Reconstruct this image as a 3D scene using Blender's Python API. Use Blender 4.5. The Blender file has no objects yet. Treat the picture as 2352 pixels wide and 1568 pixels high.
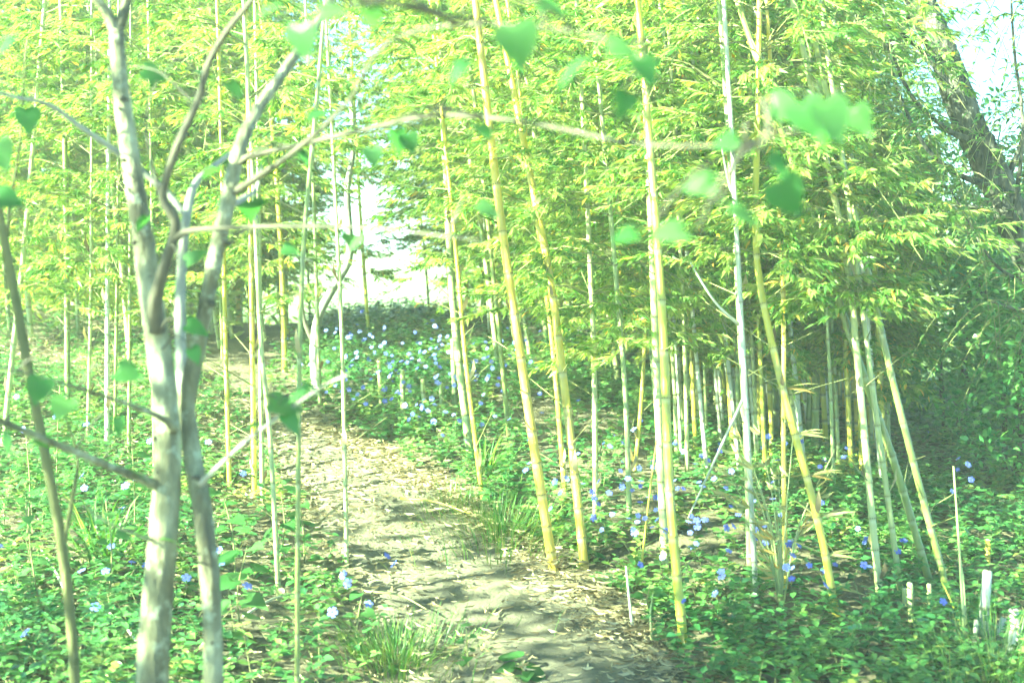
import bpy, math, random
import numpy as np
from mathutils import Matrix, Vector

# ------------------------------------------------------------------ camera, sky, sun, exposure
scene = bpy.context.scene
COL = scene.collection
rng = np.random.default_rng(7)
random.seed(7)

PITCH = math.radians(5.0)
CAM = np.array([0.0, 0.0, 1.5])
FPX, CU, CV = 3267.0, 1176.0, 784.0            # focal length and centre in units of a 2352 px wide picture
cam_data = bpy.data.cameras.new("camera")
cam = bpy.data.objects.new("camera", cam_data)
COL.objects.link(cam)
cam.location = CAM
cam.rotation_euler = (math.radians(90) - PITCH, 0, 0)
cam_data.lens = 50.0
cam_data.sensor_width = 36.0
cam_data.clip_start = 0.05
cam_data.clip_end = 2000
cam_data.dof.use_dof = True
cam_data.dof.focus_distance = 6.3
cam_data.dof.aperture_fstop = 3.0
scene.camera = cam

SUN_EL, SUN_AZ = 29.0, -113.0                  # azimuth clockwise from +Y: the sun stands to the left
world = bpy.data.worlds.new("World")
scene.world = world
world.use_nodes = True
wn = world.node_tree
bg = wn.nodes["Background"]
sky = wn.nodes.new("ShaderNodeTexSky")
sky.sky_type = 'NISHITA'
sky.sun_disc = False
sky.sun_elevation = math.radians(SUN_EL)
sky.sun_rotation = math.radians(SUN_AZ)
sky.air_density = 0.5
sky.dust_density = 0.0
sky.ozone_density = 5.0
wn.links.new(sky.outputs[0], bg.inputs[0])
bg.inputs[1].default_value = 0.06

sun_data = bpy.data.lights.new("sun", 'SUN')
sun_data.energy = 5.0
sun_data.angle = math.radians(0.6)
sun_data.color = (1.0, 0.94, 0.76)
sun = bpy.data.objects.new("sun", sun_data)
COL.objects.link(sun)
_a, _e = math.radians(SUN_AZ), math.radians(SUN_EL)
SUN_DIR = Vector((math.sin(_a) * math.cos(_e), math.cos(_a) * math.cos(_e), math.sin(_e)))
sun.rotation_euler = SUN_DIR.to_track_quat('Z', 'Y').to_euler()

vs = scene.view_settings
vs.view_transform = 'Standard'
vs.look = 'None'
vs.exposure = 3.85
vs.gamma = 1.0
vs.use_white_balance = True                    # the photograph's cool green cast
vs.white_balance_temperature = 6450
vs.white_balance_tint = -34
scene.render.engine = 'CYCLES'
cy = scene.cycles
cy.use_denoising = True
cy.max_bounces = 9
cy.diffuse_bounces = 7
cy.use_adaptive_sampling = True
cy.adaptive_threshold = .03
cy.transmission_bounces = 7
cy.glossy_bounces = 2
cy.volume_bounces = 1
cy.sample_clamp_indirect = 4.0

# ------------------------------------------------------------------ helpers
def P(u, v, d):
    a = (u - CU) / FPX
    b = (v - CV) / FPX
    c, s = math.cos(PITCH), math.sin(PITCH)
    return np.array([CAM[0] + d * a, CAM[1] + d * (c - b * s), CAM[2] + d * (-s - b * c)])

def fnoise(x, y, f, seed=0):
    x = np.asarray(x, float); y = np.asarray(y, float)
    r = np.random.default_rng(100 + seed)
    o = np.zeros(np.broadcast(x, y).shape)
    for k in range(5):
        a = r.uniform(0, 6.283); ff = f * r.uniform(.6, 1.7)
        o = o + np.sin((x * math.cos(a) + y * math.sin(a)) * ff + r.uniform(0, 6.283))
    return o / 5.0

PY = np.array([-8, 0, 3.0, 4.6, 5.8, 6.4, 7.3, 8.0, 9.0, 10.2, 13, 18, 40.])
PX = np.array([1.6, .7, .35, .07, -.24, -.53, -.9, -1.25, -1.9, -2.8, -5.2, -9, -27.])
PW = np.array([.45, .45, .43, .40, .37, .28, .21, .08, -.5, -.5, -.5, -.5, -.5])
def path_x(y): return np.interp(y, PY, PX)
def path_off(x, y):
    """signed sideways distance from the path's edge, negative on the path"""
    x = np.asarray(x, float); y = np.asarray(y, float)
    sl = (path_x(y + .2) - path_x(y - .2)) / .4
    return np.abs(x - path_x(y)) / np.sqrt(1 + sl * sl) - np.interp(y, PY, PW) - .07 * fnoise(x, y, 5, 3)

def sstep(a, b, t):
    t = np.clip((np.asarray(t, float) - a) / (b - a), 0, 1)
    return t * t * (3 - 2 * t)

def H(x, y):
    x = np.asarray(x, float); y = np.asarray(y, float)
    h = .045 * fnoise(x, y, .9, 1) + .028 * fnoise(x, y, 3.0, 2)
    po = path_off(x, y)
    near = 1 - sstep(18, 30, np.abs(x) + np.abs(y))
    h = h + .07 * sstep(0, .7, po) * near
    bank = sstep(8.0, 12.5, y) * sstep(-2.2, -.7, x) * (1 - sstep(.8, 3.0, x))
    h = h + .14 * bank * (1 - sstep(14, 20, y)) + .09 * np.clip(y - 5, 0, 7) * (1 - .75 * sstep(.2, 2.4, x))
    h = h + .18 * sstep(-1.2, -4, x) * sstep(5, 9, y) * near
    h = h - 2.6 * sstep(10.6, 19, y)
    return h

def at(u, v):
    """point of the ground seen at (u, v)"""
    d = np.concatenate([np.arange(1, 20, .03), np.arange(20, 60, .3)])
    o = P(u, v, 0.0); k = P(u, v, 1.0) - o
    Q = o + d[:, None] * k
    hit = np.nonzero(Q[:, 2] <= H(Q[:, 0], Q[:, 1]))[0]
    dd = d[hit[0]] if len(hit) else 60.0
    return o + dd * k, dd

def norm(a): return a / (np.linalg.norm(a, axis=-1, keepdims=True) + 1e-9)

def mesh_np(name, V, T, mat, attrs=None, smooth=False):
    V = np.asarray(V, np.float32); T = np.asarray(T, np.int32)
    k = T.shape[1]
    me = bpy.data.meshes.new(name)
    me.vertices.add(len(V)); me.vertices.foreach_set("co", V.ravel())
    me.loops.add(T.size); me.loops.foreach_set("vertex_index", T.ravel())
    me.polygons.add(len(T))
    me.polygons.foreach_set("loop_start", np.arange(0, T.size, k, dtype=np.int32))
    if smooth:
        me.polygons.foreach_set("use_smooth", np.ones(len(T), bool))
    for an, av in (attrs or {}).items():
        at_ = me.attributes.new(an, 'FLOAT', 'POINT')
        at_.data.foreach_set("value", np.asarray(av, np.float32))
    me.update(calc_edges=True)
    if mat: me.materials.append(mat)
    return me

class Bag:
    """collects vertices, triangles and one random value per piece for one mesh"""
    def __init__(s): s.V = []; s.T = []; s.A = []; s.n = 0
    def add(s, V, T, a=None):
        V = np.asarray(V, float); T = np.asarray(T, int)
        s.V.append(V); s.T.append(T + s.n)
        s.A.append(np.full(len(V), random.random()) if a is None else (np.full(len(V), a) if np.isscalar(a) else a))
        s.n += len(V)
    def mesh(s, name, mat, off=(0, 0, 0), smooth=False, attr="rnd"):
        return mesh_np(name, np.concatenate(s.V) - np.asarray(off), np.concatenate(s.T), mat, {attr: np.concatenate(s.A)}, smooth)

def leaf_tpl(kind):
    """template: (along, across, lift), triangles"""
    if kind == 'lance':
        t = [(0, 0, 0), (.28, -.5, .03), (.28, .5, .03), (.65, -.36, -.02), (.65, .36, -.02), (1, 0, -.13)]
        f = [(0, 2, 1), (1, 2, 4), (1, 4, 3), (3, 4, 5)]
    elif kind == 'oval':
        t = [(0, 0, 0), (.3, -.5, .08), (.3, .5, .08), (.45, 0, -.0), (.7, -.36, .03), (.7, .36, .03), (1, 0, -.08)]
        f = [(0, 3, 1), (0, 2, 3), (1, 3, 4), (3, 2, 5), (4, 3, 6), (3, 5, 6)]
    elif kind == 'dia':
        t = [(0, 0, 0), (.4, -.5, .04), (.4, .5, .04), (1, 0, -.12)]
        f = [(0, 2, 1), (1, 2, 3)]
    elif kind == 'curl':
        t = [(0, 0, .1), (.3, -.5, .02), (.3, .5, .1), (.65, -.5, -.02), (.65, .4, .1), (1, 0, .16)]
        f = [(0, 2, 1), (1, 2, 4), (1, 4, 3), (3, 4, 5)]
    elif kind == 'blade':
        t = [(0, -.5, 0), (0, .5, 0), (.4, -.45, .0), (.4, .45, .0), (.75, -.3, -.08), (.75, .3, -.08), (1, 0, -.25)]
        f = [(0, 1, 3), (0, 3, 2), (2, 3, 5), (2, 5, 4), (4, 5, 6)]
    return np.array(t, float), np.array(f, int)

def scatter(bag, kind, Pn, D, up, L, W, A=None):
    """one leaf for every row: base Pn, direction D, rough normal up"""
    t, f = leaf_tpl(kind)
    n = len(Pn)
    if n == 0: return
    D = norm(D); S = norm(np.cross(D, up)); N = norm(np.cross(S, D))
    L = np.broadcast_to(np.asarray(L, float), (n,)); W = np.broadcast_to(np.asarray(W, float), (n,))
    V = (Pn[:, None, :] + D[:, None, :] * (t[None, :, 0:1] * L[:, None, None]) + S[:, None, :] * (t[None, :, 1:2] * W[:, None, None])
         + N[:, None, :] * (t[None, :, 2:3] * L[:, None, None]))
    T = (f[None] + (np.arange(n) * len(t))[:, None, None]).reshape(-1, 3)
    a = rng.random(n) if A is None else A
    bag.add(V.reshape(-1, 3), T, np.repeat(a, len(t)))

def catmull(pts, m):
    pts = np.asarray(pts, float)
    if len(pts) < 3:
        t = np.linspace(0, 1, m + 1)[:, None]
        return pts[0] * (1 - t) + pts[-1] * t
    p = np.vstack([2 * pts[0] - pts[1], pts, 2 * pts[-1] - pts[-2]])
    out = []
    for i in range(1, len(p) - 2):
        for k in range(m):
            t = k / m
            out.append(.5 * (2 * p[i] + (p[i + 1] - p[i - 1]) * t + (2 * p[i - 1] - 5 * p[i] + 4 * p[i + 1] - p[i + 2]) * t * t
                             + (3 * p[i] - p[i - 1] - 3 * p[i + 1] + p[i + 2]) * t ** 3))
    out.append(pts[-1])
    return np.array(out)

def tube(C, R, sides=8, rough=0.0, cap=True):
    """triangulated tube round the polyline C with radii R"""
    C = np.asarray(C, float); n = len(C)
    R = np.broadcast_to(np.asarray(R, float), (n,))
    tg = norm(np.gradient(C, axis=0))
    ref = np.array([0, 1, 0.]) if abs(tg[0][1]) < .8 else np.array([1, 0, 0.])
    X = norm(np.cross(tg, ref)); Y = np.cross(tg, X)
    an = np.linspace(0, 2 * math.pi, sides, endpoint=False)
    rr = R[:, None] * (1 + rough * rng.normal(0, 1, (n, sides)))
    V = C[:, None] + rr[..., None] * (np.cos(an)[None, :, None] * X[:, None] + np.sin(an)[None, :, None] * Y[:, None])
    i = np.arange(n - 1)[:, None]; j = np.arange(sides)[None]; j2 = (j + 1) % sides
    a, b, c, d = i * sides + j, i * sides + j2, (i + 1) * sides + j2, (i + 1) * sides + j
    T = np.concatenate([np.stack([a, b, c], -1).reshape(-1, 3), np.stack([a, c, d], -1).reshape(-1, 3)])
    V = V.reshape(-1, 3)
    if cap:
        k = len(V)
        V = np.vstack([V, C[0], C[-1]])
        jj = np.arange(sides); q = (jj + 1) % sides
        T = np.vstack([T, np.stack([np.full(sides, k), q, jj], -1), np.stack([np.full(sides, k + 1), (n - 1) * sides + jj, (n - 1) * sides + q], -1)])
    return V, T

def link(name, me, parent=None, loc=(0, 0, 0), label=None, cat=None, group=None, kind=None):
    o = bpy.data.objects.new(name, me)
    COL.objects.link(o)
    o.location = loc
    if parent: o.parent = parent
    if label: o["label"] = label
    if cat: o["category"] = cat
    if group: o["group"] = group
    if kind: o["kind"] = kind
    return o

# ------------------------------------------------------------------ materials
def new_mat(name):
    m = bpy.data.materials.new(name); m.use_nodes = True
    nt = m.node_tree; nt.nodes.clear()
    out = nt.nodes.new("ShaderNodeOutputMaterial")
    return m, nt, out

def ramp(nt, src, stops):
    r = nt.nodes.new("ShaderNodeValToRGB")
    el = r.color_ramp.elements
    while len(el) < len(stops): el.new(.5)
    for e, (p, c) in zip(el, stops): e.position = p; e.color = (*c, 1)
    nt.links.new(src, r.inputs[0])
    return r.outputs[0]

def leaf_mat(name, stops, trans=.45, rough=.42, boost=(1.25, 1.3, .55)):
    m, nt, out = new_mat(name)
    at_ = nt.nodes.new("ShaderNodeAttribute"); at_.attribute_name = "rnd"
    col = ramp(nt, at_.outputs["Fac"], stops)
    pr = nt.nodes.new("ShaderNodeBsdfPrincipled")
    pr.inputs["Roughness"].default_value = rough
    pr.inputs["Specular IOR Level"].default_value = .45
    nt.links.new(col, pr.inputs["Base Color"])
    tr = nt.nodes.new("ShaderNodeBsdfTranslucent")
    mul = nt.nodes.new("ShaderNodeMix"); mul.data_type = 'RGBA'; mul.blend_type = 'MULTIPLY'
    mul.inputs["Factor"].default_value = 1.0
    nt.links.new(col, mul.inputs[6]); mul.inputs[7].default_value = (*boost, 1)
    nt.links.new(mul.outputs[2], tr.inputs["Color"])
    mx = nt.nodes.new("ShaderNodeMixShader"); mx.inputs[0].default_value = trans
    nt.links.new(pr.outputs[0], mx.inputs[1]); nt.links.new(tr.outputs[0], mx.inputs[2])
    nt.links.new(mx.outputs[0], out.inputs[0])
    return m

def noise(nt, scale, detail=4, vec=None, rough=.55):
    n = nt.nodes.new("ShaderNodeTexNoise")
    n.inputs["Scale"].default_value = scale; n.inputs["Detail"].default_value = detail
    n.inputs["Roughness"].default_value = rough
    if vec: nt.links.new(vec, n.inputs["Vector"])
    return n.outputs["Fac"]

def bark_mat(name, stops, scale=9, stretch=.35, bump=.5, rough=.8, fine=60, lichen=.0):
    m, nt, out = new_mat(name)
    tc = nt.nodes.new("ShaderNodeTexCoord"); mp = nt.nodes.new("ShaderNodeMapping")
    mp.inputs["Scale"].default_value = (1, 1, stretch)
    nt.links.new(tc.outputs["Object"], mp.inputs[0])
    n1 = noise(nt, scale, 6, mp.outputs[0], .65); n2 = noise(nt, fine, 4, mp.outputs[0])
    pr = nt.nodes.new("ShaderNodeBsdfPrincipled"); pr.inputs["Roughness"].default_value = rough
    li = nt.nodes.new("ShaderNodeMix"); li.data_type = 'RGBA'
    n4 = noise(nt, 26, 5, tc.outputs["Object"], .7)
    nt.links.new(ramp(nt, n4, [(.56, (0, 0, 0)), (.62, (lichen,) * 3)]), li.inputs["Factor"])
    nt.links.new(ramp(nt, n1, stops), li.inputs[6]); li.inputs[7].default_value = (.42, .46, .34, 1)
    nt.links.new(li.outputs[2], pr.inputs["Base Color"])
    ad = nt.nodes.new("ShaderNodeMath"); ad.operation = 'ADD'
    nt.links.new(n1, ad.inputs[0]); nt.links.new(n2, ad.inputs[1])
    bp = nt.nodes.new("ShaderNodeBump"); bp.inputs["Strength"].default_value = bump; bp.inputs["Distance"].default_value = .012
    nt.links.new(ad.outputs[0], bp.inputs["Height"]); nt.links.new(bp.outputs[0], pr.inputs["Normal"])
    nt.links.new(pr.outputs[0], out.inputs[0])
    return m

def culm_mat(name, c1, c2, c3):
    """waxy culm: long streaks, slight change from culm to culm, darker scar where 'rnd' is near 1"""
    m, nt, out = new_mat(name)
    tc = nt.nodes.new("ShaderNodeTexCoord"); mp = nt.nodes.new("ShaderNodeMapping")
    mp.inputs["Scale"].default_value = (22, 22, 1.3)
    nt.links.new(tc.outputs["Object"], mp.inputs[0])
    n1 = noise(nt, 2.2, 5, mp.outputs[0])
    col = ramp(nt, n1, [(.3, c1), (.52, c2), (.75, c3)])
    oi = nt.nodes.new("ShaderNodeObjectInfo")
    hsv = nt.nodes.new("ShaderNodeHueSaturation")
    mr = nt.nodes.new("ShaderNodeMapRange"); mr.inputs[3].default_value = .485; mr.inputs[4].default_value = .53
    nt.links.new(oi.outputs["Random"], mr.inputs[0]); nt.links.new(mr.outputs[0], hsv.inputs["Hue"])
    mr2 = nt.nodes.new("ShaderNodeMapRange"); mr2.inputs[3].default_value = 1.1; mr2.inputs[4].default_value = .75
    nt.links.new(oi.outputs["Random"], mr2.inputs[0]); nt.links.new(mr2.outputs[0], hsv.inputs["Value"])
    nt.links.new(col, hsv.inputs["Color"])
    at_ = nt.nodes.new("ShaderNodeAttribute"); at_.attribute_name = "rnd"
    mx = nt.nodes.new("ShaderNodeMix"); mx.data_type = 'RGBA'
    nt.links.new(at_.outputs["Fac"], mx.inputs["Factor"]); nt.links.new(hsv.outputs[0], mx.inputs[6])
    mx.inputs[7].default_value = (.13, .12, .05, 1)
    ab = nt.nodes.new("ShaderNodeAttribute"); ab.attribute_name = "bloom"
    n3 = noise(nt, 7, 4, tc.outputs["Object"], .6)                     # weather stains and wax
    st = nt.nodes.new("ShaderNodeMix"); st.data_type = 'RGBA'
    nt.links.new(ramp(nt, n3, [(.5, (0, 0, 0)), (.72, (.75, .75, .75))]), st.inputs["Factor"])
    nt.links.new(mx.outputs[2], st.inputs[6]); st.inputs[7].default_value = (.20, .19, .10, 1)
    bl = nt.nodes.new("ShaderNodeMix"); bl.data_type = 'RGBA'
    ml = nt.nodes.new("ShaderNodeMath"); ml.operation = 'MULTIPLY'; ml.inputs[1].default_value = .35
    nt.links.new(ab.outputs["Fac"], ml.inputs[0]); nt.links.new(ml.outputs[0], bl.inputs["Factor"])
    nt.links.new(st.outputs[2], bl.inputs[6]); bl.inputs[7].default_value = (.62, .62, .52, 1)
    mx = bl
    pr = nt.nodes.new("ShaderNodeBsdfPrincipled"); pr.inputs["Roughness"].default_value = .38
    nt.links.new(mx.outputs[2], pr.inputs["Base Color"])
    bp = nt.nodes.new("ShaderNodeBump"); bp.inputs["Strength"].default_value = .12; bp.inputs["Distance"].default_value = .004
    nt.links.new(n1, bp.inputs["Height"]); nt.links.new(bp.outputs[0], pr.inputs["Normal"])
    nt.links.new(pr.outputs[0], out.inputs[0])
    return m

def plain_mat(name, c, rough=.7):
    m, nt, out = new_mat(name)
    tc = nt.nodes.new("ShaderNodeTexCoord")
    n = noise(nt, 30, 4, tc.outputs["Object"])
    pr = nt.nodes.new("ShaderNodeBsdfPrincipled"); pr.inputs["Roughness"].default_value = rough
    nt.links.new(ramp(nt, n, [(.3, tuple(x * .65 for x in c)), (.7, c)]), pr.inputs["Base Color"])
    nt.links.new(pr.outputs[0], out.inputs[0])
    return m

def ground_mat(name, stops, fine, scale=3.0, bump=.6, meadow=False):
    m, nt, out = new_mat(name)
    tc = nt.nodes.new("ShaderNodeTexCoord")
    n1 = noise(nt, scale, 8, tc.outputs["Object"], .62)
    n2 = noise(nt, 45, 6, tc.outputs["Object"], .7)
    mx = nt.nodes.new("ShaderNodeMix"); mx.data_type = 'RGBA'; mx.blend_type = 'OVERLAY'; mx.inputs["Factor"].default_value = .7
    nt.links.new(ramp(nt, n1, stops), mx.inputs[6])
    nt.links.new(ramp(nt, n2, fine), mx.inputs[7])
    pr = nt.nodes.new("ShaderNodeBsdfPrincipled"); pr.inputs["Roughness"].default_value = .95
    if meadow:
        sx = nt.nodes.new("ShaderNodeSeparateXYZ"); nt.links.new(tc.outputs["Object"], sx.inputs[0])
        mr = nt.nodes.new("ShaderNodeMapRange"); mr.inputs[1].default_value = 12.0; mr.inputs[2].default_value = 14.5
        nt.links.new(sx.outputs[1], mr.inputs[0])
        m2 = nt.nodes.new("ShaderNodeMix"); m2.data_type = 'RGBA'
        nt.links.new(mr.outputs[0], m2.inputs["Factor"]); nt.links.new(mx.outputs[2], m2.inputs[6])
        nt.links.new(ramp(nt, n2, [(.3, (.07, .12, .025)), (.7, (.18, .22, .06))]), m2.inputs[7])
        mx = m2
    nt.links.new(mx.outputs[2], pr.inputs["Base Color"])
    bp = nt.nodes.new("ShaderNodeBump"); bp.inputs["Strength"].default_value = bump; bp.inputs["Distance"].default_value = .03
    nt.links.new(n2, bp.inputs["Height"]); nt.links.new(bp.outputs[0], pr.inputs["Normal"])
    nt.links.new(pr.outputs[0], out.inputs[0])
    return m

M = {}
M['bamboo_leaf'] = leaf_mat("bamboo_leaf", [(0, (.08, .19, .04)), (.35, (.18, .30, .065)), (.7, (.29, .38, .10)), (.93, (.41, .45, .14)), (.955, (.60, .42, .10)), (1, (.64, .36, .10))], trans=.55, boost=(1.4, 1.3, .6))
M['thicket_leaf'] = leaf_mat("thicket_leaf", [(0, (.15, .26, .06)), (.5, (.30, .38, .09)), (1, (.44, .45, .13))], trans=.55)
M['heart_leaf'] = leaf_mat("heart_leaf", [(0, (.06, .16, .045)), (1, (.12, .24, .08))], trans=.6, boost=(1.2, 1.25, .7))
M['peri_leaf'] = leaf_mat("periwinkle_leaf", [(0, (.04, .12, .045)), (.45, (.09, .21, .06)), (.8, (.19, .29, .075)), (1, (.36, .36, .10))], trans=.3, rough=.3)
M['shrub_leaf'] = leaf_mat("shrub_leaf", [(0, (.06, .19, .055)), (.6, (.12, .29, .075)), (1, (.22, .38, .11))], trans=.3, rough=.35)
M['willow_leaf'] = leaf_mat("willow_leaf", [(0, (.08, .19, .06)), (1, (.20, .31, .09))], trans=.45)
M['grass'] = leaf_mat("grass_blade", [(0, (.05, .14, .03)), (.6, (.10, .20, .04)), (1, (.30, .30, .11))], trans=.4)
M['litter'] = leaf_mat("dry_leaf", [(0, (.13, .09, .045)), (.4, (.26, .20, .11)), (.8, (.40, .33, .19)), (1, (.52, .45, .29))], trans=.15, rough=.7, boost=(1, .9, .7))
M['dry_leaf2'] = leaf_mat("dry_sprig_leaf", [(0, (.28, .27, .10)), (.8, (.40, .37, .16)), (1, (.45, .27, .08))], trans=.35, rough=.6, boost=(1, .95, .6))
M['petal'] = leaf_mat("petal", [(0, (.09, .11, .55)), (.5, (.14, .17, .64)), (1, (.24, .27, .74))], trans=.3, rough=.6, boost=(1, 1, 1))
M['culm_gold'] = culm_mat("culm_golden", (.42, .34, .045), (.52, .40, .05), (.56, .44, .08))
M['culm_green'] = culm_mat("culm_green", (.14, .19, .045), (.20, .24, .06), (.28, .28, .09))
M['culm_pale'] = culm_mat("culm_pale", (.30, .34, .12), (.38, .39, .16), (.44, .43, .20))
M['culm_grey'] = culm_mat("culm_grey", (.38, .38, .30), (.48, .47, .38), (.56, .54, .44))
M['node'] = plain_mat("node_ring", (.17, .15, .06), .7)
M['cut'] = plain_mat("cut_wood", (.62, .58, .40), .8)
M['twig'] = plain_mat("twig", (.24, .24, .09), .7)
M['bark_smooth'] = bark_mat("bark_smooth", [(.34, (.055, .05, .028)), (.46, (.13, .125, .075)), (.55, (.20, .195, .12)), (.66, (.34, .34, .23))], scale=14, stretch=.3, bump=1.0, lichen=.5)
M['bark_dark'] = bark_mat("bark_dark", [(.3, (.05, .045, .03)), (.6, (.09, .08, .055)), (.8, (.15, .14, .10))], scale=12, stretch=.3, bump=.35)
M['bark_olive'] = bark_mat("bark_olive", [(.3, (.07, .075, .025)), (.6, (.13, .13, .045)), (.8, (.2, .19, .08))], scale=12, stretch=.3, bump=.35)
M['bark_pale'] = bark_mat("bark_pale", [(.35, (.16, .16, .13)), (.65, (.36, .36, .32))], scale=8, stretch=.4, bump=.3)
M['bark_rough'] = bark_mat("bark_furrowed", [(.40, (.015, .015, .011)), (.49, (.045, .045, .033)), (.58, (.10, .095, .07)), (.70, (.19, .18, .14))], scale=20, stretch=.15, bump=1.0)
M['earth'] = ground_mat("woodland_soil", [(.3, (.06, .05, .03)), (.55, (.12, .10, .06)), (.75, (.20, .17, .10))], [(.3, (.25, .25, .25)), (.7, (.75, .75, .75))], meadow=True)
M['path'] = ground_mat("trodden_earth", [(.3, (.08, .072, .05)), (.5, (.125, .11, .078)), (.75, (.18, .157, .11))], [(.3, (.32, .32, .32)), (.7, (.68, .68, .68))], scale=2.2, bump=.7)

# ------------------------------------------------------------------ ground and path
def axis(dense_lo, dense_hi, step, lo, hi):
    mid = np.arange(dense_lo, dense_hi + 1e-6, step)
    out, s, p = [], step, dense_hi
    while p < hi: s *= 1.22; p += s; out.append(min(p, hi))
    left, s, p = [], step, dense_lo
    while p > lo: s *= 1.22; p -= s; left.append(max(p, lo))
    return np.concatenate([np.array(left[::-1]), mid, np.array(out)])

gx = axis(-4.5, 4.5, .06, -120, 120); gy = axis(2.5, 14, .06, -60, 140)
XX, YY = np.meshgrid(gx, gy)
ZZ = H(XX, YY) + .012 * fnoise(XX, YY, 14, 5) * (path_off(XX, YY) > 0)
nx, ny = len(gx), len(gy)
ii = (np.arange(ny - 1)[:, None] * nx + np.arange(nx - 1)[None]).ravel()
link("ground", mesh_np("ground", np.stack([XX, YY, ZZ], -1).reshape(-1, 3), np.stack([ii, ii + 1, ii + nx + 1, ii + nx], -1), M['earth'], smooth=True), kind="structure")

ys = np.concatenate([np.arange(-4, 3, .1), np.arange(3, 8.4, .025)])
ts = np.linspace(-1, 1, 45)
yy, tt = np.meshgrid(ys, ts, indexing='ij')
xx = path_x(yy) + tt * (np.maximum(np.interp(yy, PY, PW), 0) + .2) * 1.15
ed = path_off(xx, yy)
zz = H(xx, yy) + .012 + .008 * fnoise(xx, yy, 9, 8) + .006 * fnoise(xx, yy, 28, 9) + .004 * fnoise(xx, yy, 60, 10) - .09 * sstep(.0, .15, ed)
n1, n2 = xx.shape
ii = (np.arange(n1 - 1)[:, None] * n2 + np.arange(n2 - 1)[None]).ravel()
link("path", mesh_np("path", np.stack([xx, yy, zz], -1).reshape(-1, 3), np.stack([ii, ii + 1, ii + n2 + 1, ii + n2], -1), M['path'], smooth=True), kind="structure")

# ------------------------------------------------------------------ bamboo
def culm_mesh(C, R, sides, node_gap, mat, off, baked=True):
    """C: dense polyline, R: radius per point; a swelling and a scar at every node. Returns mesh, node points"""
    seg = np.linalg.norm(np.diff(C, axis=0), axis=1); s = np.concatenate([[0], np.cumsum(seg)])
    nodes, p = [], random.uniform(.02, .1)
    while p < s[-1] - .05:
        nodes.append(p); p += node_gap * random.uniform(.85, 1.15) * (.55 + .45 * min(1, p / 1.2))
    ss, rr, aa, bb = [0.0], [1.0], [0.0], [0.0]
    for q in nodes:
        for dq, k, a, b in ((-.026, 1.0, 0, 0), (-.012, 1.0, .05, .6), (-.004, 1.05, 1.0, .3), (.002, 1.16, .75, 0), (.008, 1.09, .3, 0), (.016, 1.0, 0, 0)):
            ss.append(q + dq); rr.append(k); aa.append(a if baked else a * .35); bb.append(b)
    ss.append(s[-1]); rr.append(1); aa.append(0); bb.append(0)
    ss = np.array(ss); o = np.argsort(ss); ss = ss[o]; rr = np.array(rr)[o]; aa = np.array(aa)[o]; bb = np.array(bb)[o]
    CC = np.stack([np.interp(ss, s, C[:, k]) for k in range(3)], -1)
    RR = np.interp(ss, s, R) * rr
    V, T = tube(CC, RR, sides)
    me = mesh_np("culm", V - off, T, mat, {"rnd": np.concatenate([np.repeat(aa, sides), [0, 0]]), "bloom": np.concatenate([np.repeat(bb, sides), [0, 0]])}, smooth=True)
    npnt = [(np.array([np.interp(q, s, C[:, k]) for k in range(3)]), np.interp(q, s, R), np.array([np.interp(q + .02, s, C[:, k]) - np.interp(q - .02, s, C[:, k]) for k in range(3)])) for q in nodes]
    return me, npnt

def prisms(bag, A, B, ra, rb):
    """thin three-sided straight pieces from A to B, all at once"""
    n = len(A)
    if n == 0: return
    d = norm(B - A)
    X = norm(np.cross(d, np.array([.31, .2, .93]))); Y = np.cross(d, X)
    V = np.empty((n, 6, 3))
    for j in range(3):
        c, s_ = math.cos(j * 2.0944), math.sin(j * 2.0944)
        o = X * c + Y * s_
        V[:, j] = A + o * np.reshape(ra, (-1, 1)); V[:, 3 + j] = B + o * np.reshape(rb, (-1, 1))
    f = np.array([(0, 1, 4), (0, 4, 3), (1, 2, 5), (1, 5, 4), (2, 0, 3), (2, 3, 5)])
    bag.add(V.reshape(-1, 3), (f[None] + (np.arange(n) * 6)[:, None, None]).reshape(-1, 3))

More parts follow.
